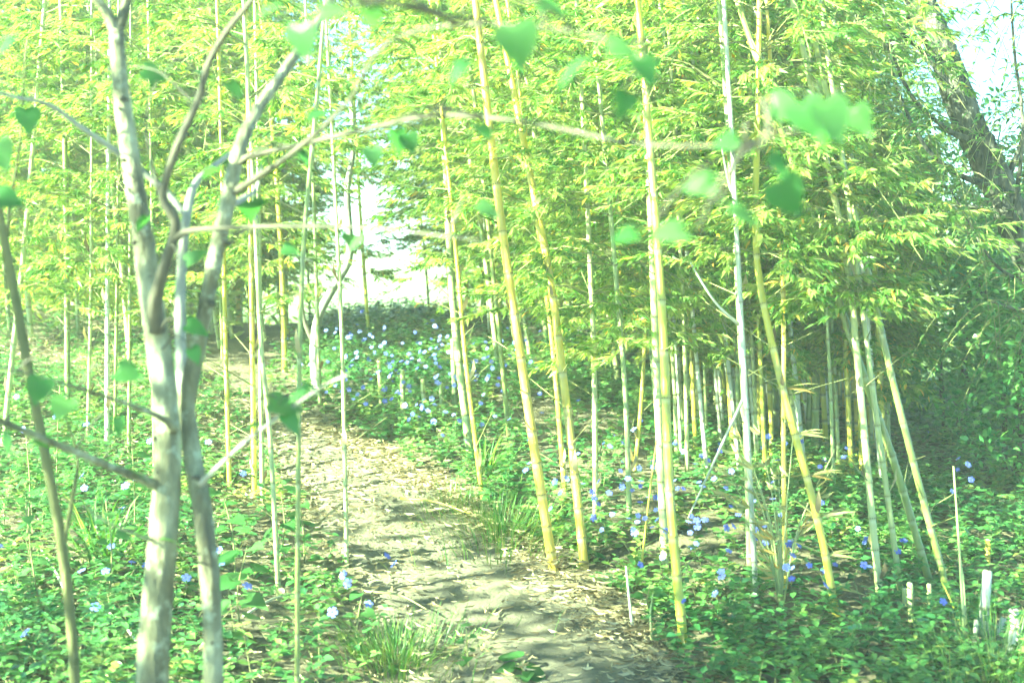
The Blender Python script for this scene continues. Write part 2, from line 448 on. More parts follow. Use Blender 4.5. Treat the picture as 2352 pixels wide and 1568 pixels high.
TW, LV = 10, 28                                  # twigs on a branch, leaves on a twig
def bamboo_crown(nodes, z0, z1, dens, leaf, twig, lscale=1.0, reach=.75, per=2):
    """side branches with drooping fans of narrow leaves at the nodes between heights z0 and z1"""
    sel = [(k, n_) for k, n_ in enumerate(nodes) if z0 <= n_[0][2] <= z1 and random.random() < dens * (1 - .9 * float(sstep(2.5, 3.2, n_[0][2])))]
    if not sel: return
    q = np.array([n_[0] for k, n_ in sel]).repeat(per, 0)
    kk = np.array([k for k, n_ in sel]).repeat(per)
    n = len(q)
    f = np.minimum(1, (q[:, 2] - z0) / .9 + .4)
    a = (kk % 2) * math.pi + rng.uniform(-1.0, 1.0, n) + np.tile(np.arange(per) * 1.4, n // per)
    ln = reach * rng.uniform(.4, 1.1, n) * f
    rise = rng.uniform(.2, .85, n)
    out = np.stack([np.cos(a), np.sin(a), np.zeros(n)], -1)
    def pos(i, t): return q[i] + out[i] * (ln[i] * t)[:, None] + np.array([0, 0, 1.]) * (ln[i] * (rise[i] * t - .75 * t * t))[:, None]
    al = np.arange(n)
    for k in range(4):
        prisms(twig, pos(al, np.full(n, k / 4)), pos(al, np.full(n, (k + 1) / 4)), np.full(n, .0036 - .0006 * k), np.full(n, .0030 - .0006 * k))
    bi = al.repeat(TW); m = len(bi)
    b = pos(bi, rng.uniform(.25, 1.0, m))
    a2 = a[bi] + rng.uniform(-1.2, 1.2, m)
    e = b + np.stack([np.cos(a2), np.sin(a2), rng.uniform(-.45, .25, m)], -1) * rng.uniform(.07, .24, m)[:, None]
    prisms(twig, b, e, np.full(m, .0016), np.full(m, .0009))
    ti = np.arange(m).repeat(LV); w = len(ti)
    ti = ti[rng.random(w) < .85]; w = len(ti)
    base = b[ti] + (e[ti] - b[ti]) * rng.uniform(.25, 1, w)[:, None]
    aa = a2[ti] + rng.uniform(-.95, .95, w)
    D = np.stack([np.cos(aa), np.sin(aa), rng.uniform(-.8, .15, w)], -1)
    U = np.array([0, 0, 1.0]) + rng.normal(0, .45, (w, 3))
    L = rng.uniform(.024, .068, w) * lscale
    tone = np.clip(rng.normal(0, .16, w) + rng.uniform(.02, .85, m)[ti], 0, .93)      # twigs differ in age
    tone = np.where(rng.random(w) < .025, rng.uniform(.955, 1, w), tone)
    scatter(leaf, 'dia', base, D, U, L, L * rng.uniform(.17, .23, w), tone)

RING = None
def ring_mesh():
    an = np.linspace(0, 2 * math.pi, 12, endpoint=False)
    prof = [(.98, -.22), (1.10, -.10), (1.14, .06), (.98, .2)]
    V = np.array([(r * math.cos(a), r * math.sin(a), z) for r, z in prof for a in an])
    T = []
    for i in range(3):
        for j in range(12):
            T.append((i * 12 + j, i * 12 + (j + 1) % 12, (i + 1) * 12 + (j + 1) % 12, (i + 1) * 12 + j))
    return mesh_np("node_ring", V, np.array(T), M['node'], smooth=True)
RING = ring_mesh()

def main_culm(pts, wpx, mat, label, crown=None, name="bamboo", top=4.6, gap=.2, rings=True, depth_lean=0.0, group=None, d0=None, cat="bamboo"):
    """pts: where the culm runs in the photograph, from its foot upwards"""
    if d0 is None: base, d0 = at(*pts[0])
    else: base = P(*pts[0], d0)
    W = [base - np.array([0, 0, .06])]
    for (u, v) in pts[1:]:
        p0 = P(u, v, d0); W.append(P(u, v, d0 + depth_lean * max(0, p0[2])))
    W = np.array(W)
    dr = norm(W[-1] - W[-2])
    p = W[-1]
    ext = []
    while p[2] < top:
        dr = norm(dr + np.array([-.01, 0.02, .03])); p = p + dr * .6; ext.append(p)
    if ext: W = np.vstack([W, ext])
    C = catmull(W, 6)
    hz = np.clip((C[:, 2] - base[2]) / max(top, .5), 0, 1)
    R = .88 * wpx / 2 / FPX * d0 * (1.04 - .62 * hz ** 1.2)
    loc = base.copy(); loc[2] = float(H(loc[0], loc[1]))
    root = link(name, None, None, loc, label, cat, group)
    me, nodes = culm_mesh(C, R, 12, gap, M[mat], loc, baked=not rings)
    link("culm", me, root)
    if rings:
        for (q, r, tg) in nodes:
            if q[2] > 3.4: continue
            o = link("node_ring", RING, root, q - loc)
            o.rotation_euler = Vector(tg).to_track_quat('Z', 'Y').to_euler(); o.scale = (r * 1.0, r * 1.0, .016 + r * .25)
    if crown:
        lf, tw = Bag(), Bag()
        low = [n_ for n_ in nodes if .25 < n_[0][2] < 2.6 and random.random() < .55]
        if low:
            q = np.array([n_[0] for n_ in low]); a_ = rng.uniform(0, 6.283, len(q)); l_ = rng.uniform(.03, .28, len(q))[:, None]
            dd = np.stack([np.cos(a_), np.sin(a_), rng.uniform(.2, .9, len(q))], -1)
            prisms(tw, q, q + dd * l_, np.full(len(q), .0035), np.full(len(q), .0014))
        low = [n_ for n_ in nodes if n_[0][2] < 1.6 and random.random() < .3]
        if low and rings:
            sh = Bag(); q = np.array([n_[0] for n_ in low]); a_ = rng.uniform(0, 6.283, len(q)); rr_ = np.array([n_[1] for n_ in low])[:, None]
            o_ = np.stack([np.cos(a_), np.sin(a_), np.zeros(len(q))], -1)
            scatter(sh, 'curl', q + o_ * rr_, o_ * .35 + [0, 0, 1.], -o_, rng.uniform(.05, .12, len(q)), rng.uniform(.012, .022, len(q)))
            link("sheath_scraps", sh.mesh("sheath_scraps", M['litter'], loc), root, kind="stuff")
        bamboo_crown(nodes, crown[0], crown[1], crown[2], lf, tw, reach=crown[3], per=crown[4] if len(crown) > 4 else 2)
        if lf.n:
            link("twigs", tw.mesh("twigs", M['twig'], loc), root, kind="stuff")
            link("foliage", lf.mesh("foliage", M['bamboo_leaf'], loc), root, kind="stuff")
    return root, nodes, d0

G1 = "tall culms along the path"
MAIN = [
 ([(1278,1315),(1235,1080),(1190,780),(1150,500),(1120,250),(1095,30)],24,'culm_gold',"thick golden bamboo culm leaning over the path, leftmost of the thick pair beside the grass",(1.9,5,.8,.6)),
 ([(1347,1310),(1310,1000),(1265,650),(1225,440)],22,'culm_gold',"golden bamboo culm just right of the thickest leaning one, foot in periwinkle flowers",(1.7,5,.8,.7)),
 ([(1530,1300),(1510,900),(1495,500),(1478,150)],21,'culm_pale',"whitish upright bamboo culm standing close behind a yellow one",(2.0,5,.8,.6)),
 ([(1577,1500),(1540,1150),(1520,700),(1490,300),(1478,150)],24,'culm_gold',"yellow bamboo culm nearest the camera right of the path, ringed foot in straw",(2.2,5,.7,.5)),
 ([(1740,1390),(1712,900),(1690,500),(1680,300)],14,'culm_grey',"slim grey dead bamboo culm with a bare forked twig",None),
 ([(1725,1330),(1715,1000),(1703,800),(1690,560)],18,'culm_pale',"pale green bamboo culm touching the slim grey dead one",(1.5,5,.95,.8,4)),
 ([(1806,1360),(1800,1050),(1800,720),(1790,500)],13,'culm_gold',"thin orange-yellow bamboo culm rising out of a dry twiggy sprig",(1.35,5,.95,.8,4)),
 ([(1930,1420),(1880,1200),(1800,900),(1745,650),(1735,480),(1740,300)],20,'culm_gold',"yellow bamboo culm leaning left with short shoots down its side",(1.3,5,.95,.8,4)),
 ([(2027,1390),(1995,1100),(1970,830),(1945,600),(1890,330)],19,'culm_pale',"pale yellow bamboo culm right of the one with side shoots",(1.15,1.8,.95,.5,4)),
 ([(2075,1360),(2040,1150),(2005,900),(1980,700)],15,'culm_pale',"slim bamboo culm behind the pair of short cut stumps",(1.1,1.8,.95,.5,4)),
 ([(2150,1350),(2060,1080),(1990,880),(1930,700)],20,'culm_green',"green bamboo culm leaning strongly left beneath the dark shrub",(1.1,1.8,.95,.5,4)),
 ([(2190,1370),(2095,1050),(2040,830),(2000,650)],18,'culm_green',"outermost green bamboo culm leaning left in front of the dark shrub",(1.1,1.8,.95,.5,4)),
 ([(1368,1190),(1365,860),(1355,600)],14,'culm_pale',"slim upright bamboo culm behind the second golden culm",(1.1,5,.95,.8,4)),
 ([(1300,1130),(1270,800),(1240,560)],13,'culm_gold',"slim yellow bamboo culm between the two golden leaning ones",(1.1,5,.95,.8,3)),
 ([(1085,1060),(1045,750),(1030,520),(1020,300)],20,'culm_pale',"pale bamboo culm on the flowery bank left of the golden pair",(1.6,5,.9,.7,3)),
 ([(1112,1145),(1070,830),(1050,600),(1030,400)],12,'culm_gold',"thin yellow bamboo culm next to the pale one on the flowery bank",(1.6,5,.9,.7,3)),
 ([(1172,1010),(1150,800),(1130,600)],12,'culm_green',"thin green bamboo culm standing deep in the periwinkle bank",(1.5,5,.9,.7,3)),
 ([(1447,1190),(1437,920),(1420,700)],13,'culm_pale',"slim bamboo culm forking from a low twig left of the white culm",(.9,5,.95,.8,4)),
 ([(1455,1080),(1470,960),(1480,800)],10,'culm_gold',"thin bamboo culm tilted right left of the white culm",(1.1,5,.95,.8,3)),
 ([(681,1650),(685,1100),(695,600),(735,150)],13,'culm_green',"thin dark green bamboo culm standing alone at the near left path edge",(2.1,5,.8,.5)),
 ([(797,1310),(786,800),(770,450),(760,250)],11,'culm_pale',"thin pale bamboo culm standing at the middle of the path edge",(1.75,5,.8,.5)),
 ([(642,1380),(620,1000),(600,800),(588,550),(570,200)],13,'culm_pale',"slim bamboo culm behind the heart-leaved seedlings",(1.7,5,.8,.7,2)),
 ([(585,1150),(580,850),(575,500)],14,'culm_gold',"yellow-green bamboo culm first in the close trio left of the path",(1.3,5,.8,.8,2)),
 ([(603,1155),(598,850),(596,600)],12,'culm_pale',"pale bamboo culm middle of the close trio left of the path",(1.3,5,.8,.8,2)),
 ([(528,1130),(517,760),(512,500)],12,'culm_gold',"bamboo culm just right of the two-stemmed grey tree",(1.1,5,.8,.8,2)),
 ([(245,1050),(247,560),(250,300)],12,'culm_grey',"whitish sunlit bamboo culm in the clump left of the grey tree",(1.1,5,.8,.8,2)),
 ([(155,960),(152,480),(145,200)],15,'culm_green',"thickest dark bamboo culm in the clump left of the grey tree",(1.1,5,.8,.8,2)),
 ([(295,1065),(298,660),(300,400)],10,'culm_green',"thin dark bamboo culm close beside the grey tree trunk",(1.1,5,.8,.8,2)),
 ([(355,1095),(352,850),(350,600)],10,'culm_green',"thin bamboo culm half hidden by the grey tree trunk",(1.3,5,.8,.8,2)),
 ([(4,1020),(30,800),(52,600),(70,400)],14,'culm_pale',"bamboo culm tilted right at the far left picture edge",(1.1,5,.95,.8,4)),
 ([(262,1030),(270,560),(272,300)],9,'culm_green',"thin dark bamboo culm touching the whitish one left of the grey tree",(1.1,5,.8,.8,2)),
 ([(200,1010),(208,700),(210,450)],9,'culm_pale',"thin bamboo culm between the thickest dark one and the whitish one",(1.1,5,.95,.8,3)),
 ([(735,930),(730,760),(722,500)],10,'culm_pale',"thin bamboo culm at the far bend of the path",(1.7,5,.8,.6,2)),
]
SHOOT = None
for pts, w, mat, lab, cr in MAIN:
    r = main_culm(pts, w, mat, lab, cr, group=G1, depth_lean=random.uniform(-.05, .12))
    if "short shoots" in lab: SHOOT = r
    if "forked twig" in lab: DEAD = r

# short leafy shoots down the leaning culm's right side
root, nodes, d0 = SHOOT
for (q, rr_, tg) in nodes:
    if .15 < q[2] < .95:
        lf = Bag(); m = random.randint(3, 5)
        D = np.stack([rng.uniform(.7, 1, m), rng.uniform(-.5, .2, m), rng.uniform(-.05, .35, m)], -1)
        scatter(lf, 'lance', np.repeat(q[None] + [.01, 0, 0], m, 0), D, np.array([0, -.6, 1.0]) + rng.normal(0, .3, (m, 3)), rng.uniform(.07, .15, m), .012)
        link("side_shoot", lf.mesh("side_shoot", M['dry_leaf2'], root.location), root)
# bare forked twigs of the dead culm
root, nodes, d0 = DEAD
for a, b, c in (((1697,745),(1640,690),(1575,585)), ((1712,905),(1640,1060),(1580,1190)), ((1690,470),(1670,400),(1655,320))):
    V, T = tube(catmull([P(*a, d0), P(*b, d0 - .05), P(*c, d0 - .1)], 5), np.linspace(.007, .003, 11), 5)
    link("twig", mesh_np("twig", V - np.array(root.location), T, M['culm_grey'], {"rnd": np.zeros(len(V))}, True), root)

# the groves behind: a few kinds of culm with their leaves, copied culm by culm
def grove_kind(i, mat, z0, z1=5.4, per=4):
    ln = random.uniform(3.6, 4.3); lean = random.uniform(-.16, .03)
    z = np.linspace(-.08, ln, 26); b = random.uniform(.008, .03)
    C = np.stack([lean * z - b * z * z * .8 + .01 * np.sin(z * 2 + i), random.uniform(-.05, .08) * z, z], -1)
    R = (.010, .017, .020, .013, .015, .010, .019, .012, .010, .013, .012)[i] * (1.05 - .62 * np.clip(z / ln, 0, 1) ** 1.2)
    me, nodes = culm_mesh(C, R, 8, .2, M[mat], np.zeros(3), True)
    lf, tw = Bag(), Bag()
    bamboo_crown(nodes, z0, z1, .97, lf, tw, reach=.85 if z1 > 3 else .5, per=per)
    return me, tw.mesh("twigs", M['twig']), lf.mesh("foliage", M['bamboo_leaf'])
KINDS = [grove_kind(i, ('culm_gold', 'culm_pale', 'culm_green', 'culm_gold', 'culm_pale', 'culm_grey', 'culm_gold', 'culm_green')[i], (.4, .55, .9, .45, .7, 1.0, .5, .75)[i]) for i in range(8)]
KINDS += [grove_kind(8, 'culm_pale', .6, 1.9, 2), grove_kind(9, 'culm_gold', .45, 1.9, 2), grove_kind(10, 'culm_grey', .8, 1.8, 1)]

placed = []
def grove(n, xr, yr, label, group, ok=lambda x, y: True, gap=.16, kinds=range(8)):
    c = t = 0
    kinds = list(kinds)
    while c < n and t < n * 60:
        t += 1
        x, y = random.uniform(*xr), random.uniform(*yr)
        if path_off(x, y) < (.2 if y < 9 else .75) or not ok(x / y, y): continue
        if any((x - a) ** 2 + (y - b) ** 2 < gap * gap for a, b in placed): continue
        placed.append((x, y)); c += 1
        ki = random.choice(kinds); k = KINDS[ki]
        row = ("front", "middle", "back")[min(2, int(3 * (y - yr[0]) / (yr[1] - yr[0])))]
        look = ("thin golden", "pale green", "thick green", "slim yellow", "pale yellow-green", "thin whitish", "thick golden", "thin green", "slight pale", "slight yellow", "slight whitish")[ki]
        root = link("bamboo", None, None, (x, y, float(H(x, y))), look + " bamboo culm in the " + row + " rows of the " + label, "bamboo", group)
        root.rotation_euler = (0, 0, random.uniform(-.6, .6)); s = random.uniform(.85, 1.15); root.scale = (s, s, random.uniform(.9, 1.1))
        for nm, me in zip(("culm", "twigs", "foliage"), k):
            o = link(nm, me, root)
            if nm != "culm": o["kind"] = "stuff"
grove(98, (.6, 3.1), (6.9, 10), "lit grove edge by the path", "lit near edge of the grove right of the path", lambda s, y: (.115) < s < .27, .085, (8, 9, 10))
grove(5, (-1.8, -.4), (10.2, 12.5), "bright crest", "sparse culms before the bright gap", lambda s, y: -.15 < s < -.03, .3, (8, 9, 10))
grove(88, (.45, 3.2), (7.2, 11), "crowded grove right of the path", "crowded grove right of the path", lambda s, y: .10 < s < (.215 if y < 9.5 else .245), .11)
grove(42, (-.7, 1.7), (9.0, 13), "bamboo stand behind the flowery bank", "bamboo behind the flowery bank", lambda s, y: (-.02 if y < 11 else -.045) < s < .11)
grove(56, (-5.6, -1.2), (9.3, 13.5), "sunlit thicket behind the grey tree", "sunlit thicket left of the path", lambda s, y: -.40 < s < -.155)

# ------------------------------------------------------------------ foliage masses far behind, seen only between the culms
def thicket(name, label, boxes, n, mat, L=(.10, .17), cat="thicket"):
    lf = Bag()
    for (x0, x1, y0, y1, z0, z1, w) in boxes:
        m = int(n * w / sum(b[6] for b in boxes))
        nc = max(8, m // 60)
        cen = np.stack([rng.uniform(x0, x1, nc), rng.uniform(y0, y1, nc), rng.uniform(z0, z1, nc)], -1)
        Pn = cen[rng.integers(0, nc, m)] + rng.normal(0, .28, (m, 3))
        a = rng.uniform(0, 6.283, m)
        D = np.stack([np.cos(a), np.sin(a), rng.uniform(-.8, .2, m)], -1)
        l = rng.uniform(*L, m)
        scatter(lf, 'lance', Pn, D, np.array([0, 0, 1.]) + rng.normal(0, .5, (m, 3)), l, l * .2)
    return link(name, lf.mesh(name, mat), None, (0, 0, 0), label, cat, None, "stuff")
TH = thicket("bamboo_thicket", "mass of bamboo leaves filling the far side of the grove",
        [(.4, 4.2, 13.6, 16, .2, 4.6, 1.3), (-.35, 1.2, 13.5, 16, 1.2, 5, .7), (-7.0, -2.4, 12.5, 16, -.2, 4.6, 1.7), (-5.4, -2.2, 10.4, 12.5, .4, 1.6, .5)], 66000, M['thicket_leaf'])
back = Bag()
for _ in range(150):
    y = random.uniform(10.6, 13.4); x = y * random.uniform(.07, .25); z0 = float(H(x, y)) - .05; l = random.uniform(-.14, .03)
    h_ = random.uniform(2.6, 3.8); zz_ = np.linspace(0, h_, 5)
    V, T = tube(np.stack([x + l * zz_ - .015 * zz_ ** 2, np.full(5, y), z0 + zz_], -1), np.linspace(random.uniform(.009, .018), .006, 5), 6)
    back.add(V, T, 0.0)
link("culms", back.mesh("culms", M['culm_pale'], smooth=True), TH, kind="stuff")
bl_ = Bag(); m_ = 26000
cen = np.stack([rng.uniform(.08, .24, 420), rng.uniform(10.6, 13.4, 420), rng.uniform(.5, 3.2, 420)], -1); cen[:, 0] *= cen[:, 1]
Pn = cen[rng.integers(0, 420, m_)] + rng.normal(0, .2, (m_, 3)); a_ = rng.uniform(0, 6.283, m_); l_ = rng.uniform(.03, .08, m_)
scatter(bl_, 'dia', Pn, np.stack([np.cos(a_), np.sin(a_), rng.uniform(-.8, .2, m_)], -1), np.array([0, 0, 1.]) + rng.normal(0, .45, (m_, 3)), l_, l_ * .2)
link("foliage", bl_.mesh("foliage", M['bamboo_leaf']), TH, kind="stuff")
thicket("woods", "pale far trees beyond the clearing", [(-14, -5, 26, 36, -1.8, 1.6, .6), (-.6, 12, 26, 36, -1.8, 1.6, .8), (-30, -8, 20, 34, -1, 5, .7), (9, 30, 20, 34, -1, 3, .5)], 22000, M['thicket_leaf'], (.35, .6), "trees")

# ------------------------------------------------------------------ the two-stemmed grey tree in front
def branch(parent, off, name, pts, mat, sides=10, m=7, rough=.02, label=None):
    """pts: (u, v, depth, width in px)"""
    C = catmull([P(u, v, d) for u, v, d, w in pts], m)
    R = catmull([(w / 2 / FPX * d, 0, 0) for u, v, d, w in pts], m)[:, 0]
    V, T = tube(C, R, sides, rough)
    o = link(name, mesh_np(name, V - off, T, M[mat], smooth=True), parent)
    if label: o["label"] = label
    return o, C

tb = at(350, 2080)[0]; tb[2] = float(H(tb[0], tb[1]))
tree = link("grey_tree", None, None, tb, "smooth grey tree with two crossing stems, long bare branches and heart-shaped leaves", "tree")
off = np.array(tree.location)
D0 = 3.0
ga = D0 * .06
br = {}
foot = 498 + (1.5 - tb[2] + .05) / D0 * FPX
br['A'] = branch(tree, off, "trunk", [(345, foot + 90, 3.02, 92), (342, foot - 60, 3.02, 80), (350, 1568, 3.0, 74), (358, 1420, 3.0, 72), (378, 1200, 3.0, 66), (385, 1040, 3.0, 62), (375, 880, 3.0, 58), (350, 700, 3.0, 54), (325, 520, 3.0, 48), (295, 330, 3.0, 42), (275, 180, 3.0, 38), (268, 70, 3.0, 34)], 'bark_smooth', 18, 10, .025)
branch(tree, off, "branch", [(268, 75, 3.0, 32), (240, 20, 2.98, 22), (205, -30, 2.95, 18), (120, -220, 2.9, 12)], 'bark_smooth')
branch(tree, off, "branch", [(268, 75, 3.0, 32), (290, 10, 3.0, 24), (320, -120, 3.05, 20), (330, -420, 3.1, 12)], 'bark_smooth')
br['B'] = branch(tree, off, "trunk", [(500, foot + 60, 3.0, 62), (495, foot - 120, 3.0, 55), (490, 1568, 3.0, 46), (488, 1440, 3.0, 44), (478, 1280, 3.0, 46), (458, 1130, 3.02, 44), (436, 1010, 3.05, 42), (424, 900, 3.06, 40)], 'bark_smooth', 16, 9, .03)
br['B1'] = branch(tree, off, "stem", [(422, 960, 3.06, 40), (440, 860, 3.05, 40), (468, 730, 3.02, 36), (495, 590, 3.0, 36), (522, 470, 3.0, 36), (540, 380, 3.0, 34), (562, 310, 3.02, 30), (600, 240, 3.05, 27), (655, 160, 3.1, 24), (760, 0, 3.2, 18), (860, -220, 3.3, 10)], 'bark_smooth', 14, 8, .03)
br['B2'] = branch(tree, off, "stem", [(422, 930, 3.1, 30), (416, 820, 3.12, 26), (414, 700, 3.14, 25), (420, 580, 3.16, 23), (430, 490, 3.18, 21), (445, 430, 3.2, 18), (475, 395, 3.22, 14), (560, 330, 3.3, 8)], 'bark_pale', 12, 7)
br['dark'] = branch(tree, off, "branch", [(362, 760, 2.97, 40), (356, 700, 2.94, 34), (372, 630, 2.9, 28), (398, 545, 2.88, 25), (402, 505, 2.87, 25), (378, 465, 2.86, 22), (378, 425, 2.85, 20), (410, 330, 2.82, 19), (455, 230, 2.8, 18), (478, 150, 2.78, 16), (520, 75, 2.75, 15), (580, 0, 2.7, 13), (660, -110, 2.65, 9)], 'bark_dark', 12, 8)
br['hor'] = branch(tree, off, "branch", [(400, 548, 2.88, 22), (440, 530, 2.86, 14), (560, 522, 2.8, 11), (720, 520, 2.7, 9), (880, 526, 2.6, 8), (1000, 540, 2.4, 6), (1100, 552, 2.3, 4)], 'bark_dark')
br['r1'] = branch(tree, off, "branch", [(545, 375, 3.0, 22), (580, 358, 2.98, 14), (700, 330, 2.85, 11), (830, 300, 2.7, 10), (1000, 266, 2.5, 9), (1200, 280, 2.3, 8), (1450, 328, 2.0, 7), (1620, 335, 1.9, 6), (1730, 325, 1.8, 5), (1880, 285, 1.75, 4)], 'bark_dark')
br['r2'] = branch(tree, off, "branch", [(530, 445, 3.0, 24), (565, 425, 2.97, 18), (680, 345, 2.8, 12), (795, 240, 2.5, 10), (865, 125, 2.3, 9), (955, 72, 2.1, 8), (1130, 55, 1.9, 7), (1350, 80, 1.75, 6), (1490, 140, 1.7, 5)], 'bark_dark')
br['ul'] = branch(tree, off, "branch", [(428, 500, 3.18, 16), (395, 455, 3.18, 15), (340, 405, 3.18, 15), (270, 350, 3.15, 14), (190, 295, 3.1, 12), (110, 240, 3.05, 10), (20, 220, 3.0, 8), (-90, 180, 2.9, 5)], 'bark_pale')
br['low'] = branch(tree, off, "branch", [(375, 1120, 3.0, 34), (345, 1108, 2.97, 25), (250, 1070, 2.9, 19), (110, 1012, 2.8, 17), (0, 965, 2.7, 15), (-150, 895, 2.6, 11)], 'bark_smooth')
br['low2'] = branch(tree, off, "branch", [(400, 985, 2.98, 26), (375, 962, 2.93, 15), (300, 930, 2.85, 11), (160, 885, 2.7, 9), (40, 852, 2.5, 8), (-80, 820, 2.4, 5)], 'bark_smooth')
br['rt'] = branch(tree, off, "branch", [(462, 1110, 3.0, 18), (490, 1082, 2.95, 11), (560, 1018, 2.85, 9), (650, 950, 2.75, 8), (745, 885, 2.6, 6), (800, 860, 2.55, 4)], 'bark_pale')
br['b3'] = branch(tree, off, "branch", [(535, 470, 3.02, 18), (560, 455, 3.05, 14), (588, 435, 3.08, 8), (600, 380, 3.1, 4)], 'bark_pale')
br['thin'] = branch(tree, off, "branch", [(375, 470, 2.87, 12), (350, 380, 2.9, 6), (335, 280, 2.92, 5), (360, 190, 2.95, 4), (420, 120, 3.0, 3)], 'bark_dark')
br['thin2'] = branch(tree, off, "branch", [(370, 1245, 3.0, 12), (320, 1230, 2.95, 7), (240, 1195, 2.9, 6), (190, 1160, 2.85, 4)], 'bark_smooth')
br['scar'] = branch(tree, off, "bark_scar", [(468, 1175, 2.962, 4), (474, 1215, 2.962, 11), (482, 1270, 2.964, 9), (486, 1300, 2.97, 3)], 'bark_dark', 8, 5, label="dark open scar in the slimmer stem")

for u, v, w in ((282, 232, 16), (278, 255, 12), (288, 372, 14), (312, 560, 15), (300, 440, 10), (350, 640, 14), (362, 1010, 16), (345, 1330, 14), (492, 1480, 12), (446, 1100, 11), (518, 560, 12), (482, 700, 11)):
    c = P(u, v, 2.985); rk = w / FPX * 3
    V, T = tube(np.array([c + [.006, .012, 0], c - [.003, .0, -.004], c - [.005, .008, -.006]]), [rk * .62, rk * .52, rk * .2], 9, .06)
    link("knot", mesh_np("knot", V - off, T, M['bark_dark'], smooth=True), tree)

def heart_mesh():
    o = [(0, 0), (-.12, .26), (-.05, .44), (.18, .50), (.45, .40), (.72, .19), (1.0, 0)]
    V, T = [], []
    for (a, b) in o:
        V.append((a, b, .10 * b - .22 * a * a)); V.append((a, -b, .10 * b - .22 * a * a)); V.append((max(a, 0), 0, -.22 * a * a - .012))
    for i in range(len(o) - 1):
        k = i * 3
        T += [(k, k + 2, k + 5), (k, k + 5, k + 3), (k + 1, k + 5, k + 2), (k + 1, k + 4, k + 5)]
    pv, pt = tube(np.array([(0, 0, -.01), (-.2, 0, .03), (-.42, 0, .10)]), [.012, .010, .012], 4)
    n = len(V)
    me = mesh_np("leaf", np.vstack([V, pv]), np.vstack([T, pt + n]), M['heart_leaf'], {"rnd": np.concatenate([rng.random(1).repeat(n), np.ones(len(pv))])}, True)
    return me
HEART = [heart_mesh() for _ in range(4)]

def heart(parent, p, off, size, dirn, up=(0, 0, 1)):
    X = Vector(dirn).normalized(); Z = Vector(up); Y = Z.cross(X).normalized(); Z = X.cross(Y)
    mt = Matrix((X, Y, Z)).transposed().to_4x4()
    o = link("leaf", random.choice(HEART), parent)
    o.matrix_local = Matrix.Translation(Vector(p - off)) @ mt @ Matrix.Diagonal((size, size, size, 1))

LEAVES = [  # branch, u, v, depth, size in px, direction on the picture plane (right, down)
 ('r2',690,60,1.75,120,.1,1),('r2',640,15,1.8,110,-.8,.3),('r2',790,25,1.8,110,.6,.4),('r2',735,30,1.85,90,.9,-.1),('r2',850,20,1.9,80,.3,.9),
 ('r2',1180,60,1.7,150,.25,1),('r2',1115,75,1.8,90,-.2,1),('r2',1070,140,1.9,100,-.7,.8),('r2',1240,10,1.8,90,.9,.2),
 ('r2',1400,105,1.7,110,.9,.2),('r2',1470,135,1.65,110,.5,.9),('r2',1475,190,1.68,110,.2,1),('r2',1440,215,1.7,90,-.3,1),
 ('r1',1840,240,1.7,130,.4,.8),('r1',1895,235,1.65,150,.45,1),('r1',1890,265,1.75,125,.2,1),('r1',1775,240,1.8,110,.95,.2),('r1',1960,250,1.8,110,.5,.9),
 ('r1',1770,360,1.75,110,.7,.6),('r1',1690,320,1.8,90,-.9,.3),('r1',1720,430,1.75,120,.9,.5),('r1',1640,420,1.75,110,-.9,.1),('r1',1790,420,1.8,140,.6,.9),
 ('r1',1680,480,1.7,110,.7,.3),('r1',1570,530,1.65,120,-.9,.1),('r1',1540,545,1.65,110,.9,.1),('r1',1460,535,1.7,90,-.9,.2),('r1',1620,440,1.8,90,.5,.2),
 ('r1',910,300,2.3,90,.25,1),('r1',855,340,2.4,70,.1,1),('r1',935,310,2.3,70,.3,.9),('hor',960,420,2.4,70,.2,1),('hor',1100,470,2.4,80,.8,.4),
 ('A',318,735,2.8,80,-.3,.9),('A',430,745,2.8,80,.9,.35),('A',345,560,2.6,70,-.8,.3),('A',440,800,2.8,60,.5,.9),
 ('low2',225,830,2.6,110,.9,-.1),('low2',270,850,2.7,90,.9,.2),('low2',250,950,2.7,80,.3,.9),('low2',95,870,2.5,90,-.2,1),('low2',30,850,2.5,110,-.8,.4),
 ('low',270,960,2.8,70,.2,1),('low',100,1030,2.75,70,-.4,.9),('low',20,1000,2.7,80,-.3,1),
 ('ul',40,440,2.7,100,.7,.6),('ul',-10,450,2.7,100,.9,.2),('ul',90,545,2.7,70,.1,1),('ul',60,690,2.7,90,.4,.9),('ul',100,100,2.8,90,.9,.3),('ul',30,90,2.8,80,-.6,.6),('ul',150,150,2.9,100,.8,-.6),
 ('ul',60,250,2.8,90,.2,1),('ul',20,270,2.8,90,-.3,1),('ul',-10,330,2.7,100,.5,1),
 ('rt',560,915,2.75,100,-.9,.3),('rt',620,925,2.7,110,.9,.1),('rt',580,960,2.75,90,.1,1),('rt',655,950,2.7,90,.6,.7),
 ('B1',560,560,2.9,60,.0,1),('B1',650,570,2.8,60,.9,.2),('B1',600,590,2.8,80,.5,.8),('B1',690,350,2.8,60,.6,.7),('B1',450,560,2.8,90,.6,-.5),
 ('dark',430,600,2.8,80,.7,-.5),('dark',560,100,2.7,80,.4,.9),('dark',330,160,2.9,80,.8,.3),('dark',420,140,2.9,80,-.8,.4),
]
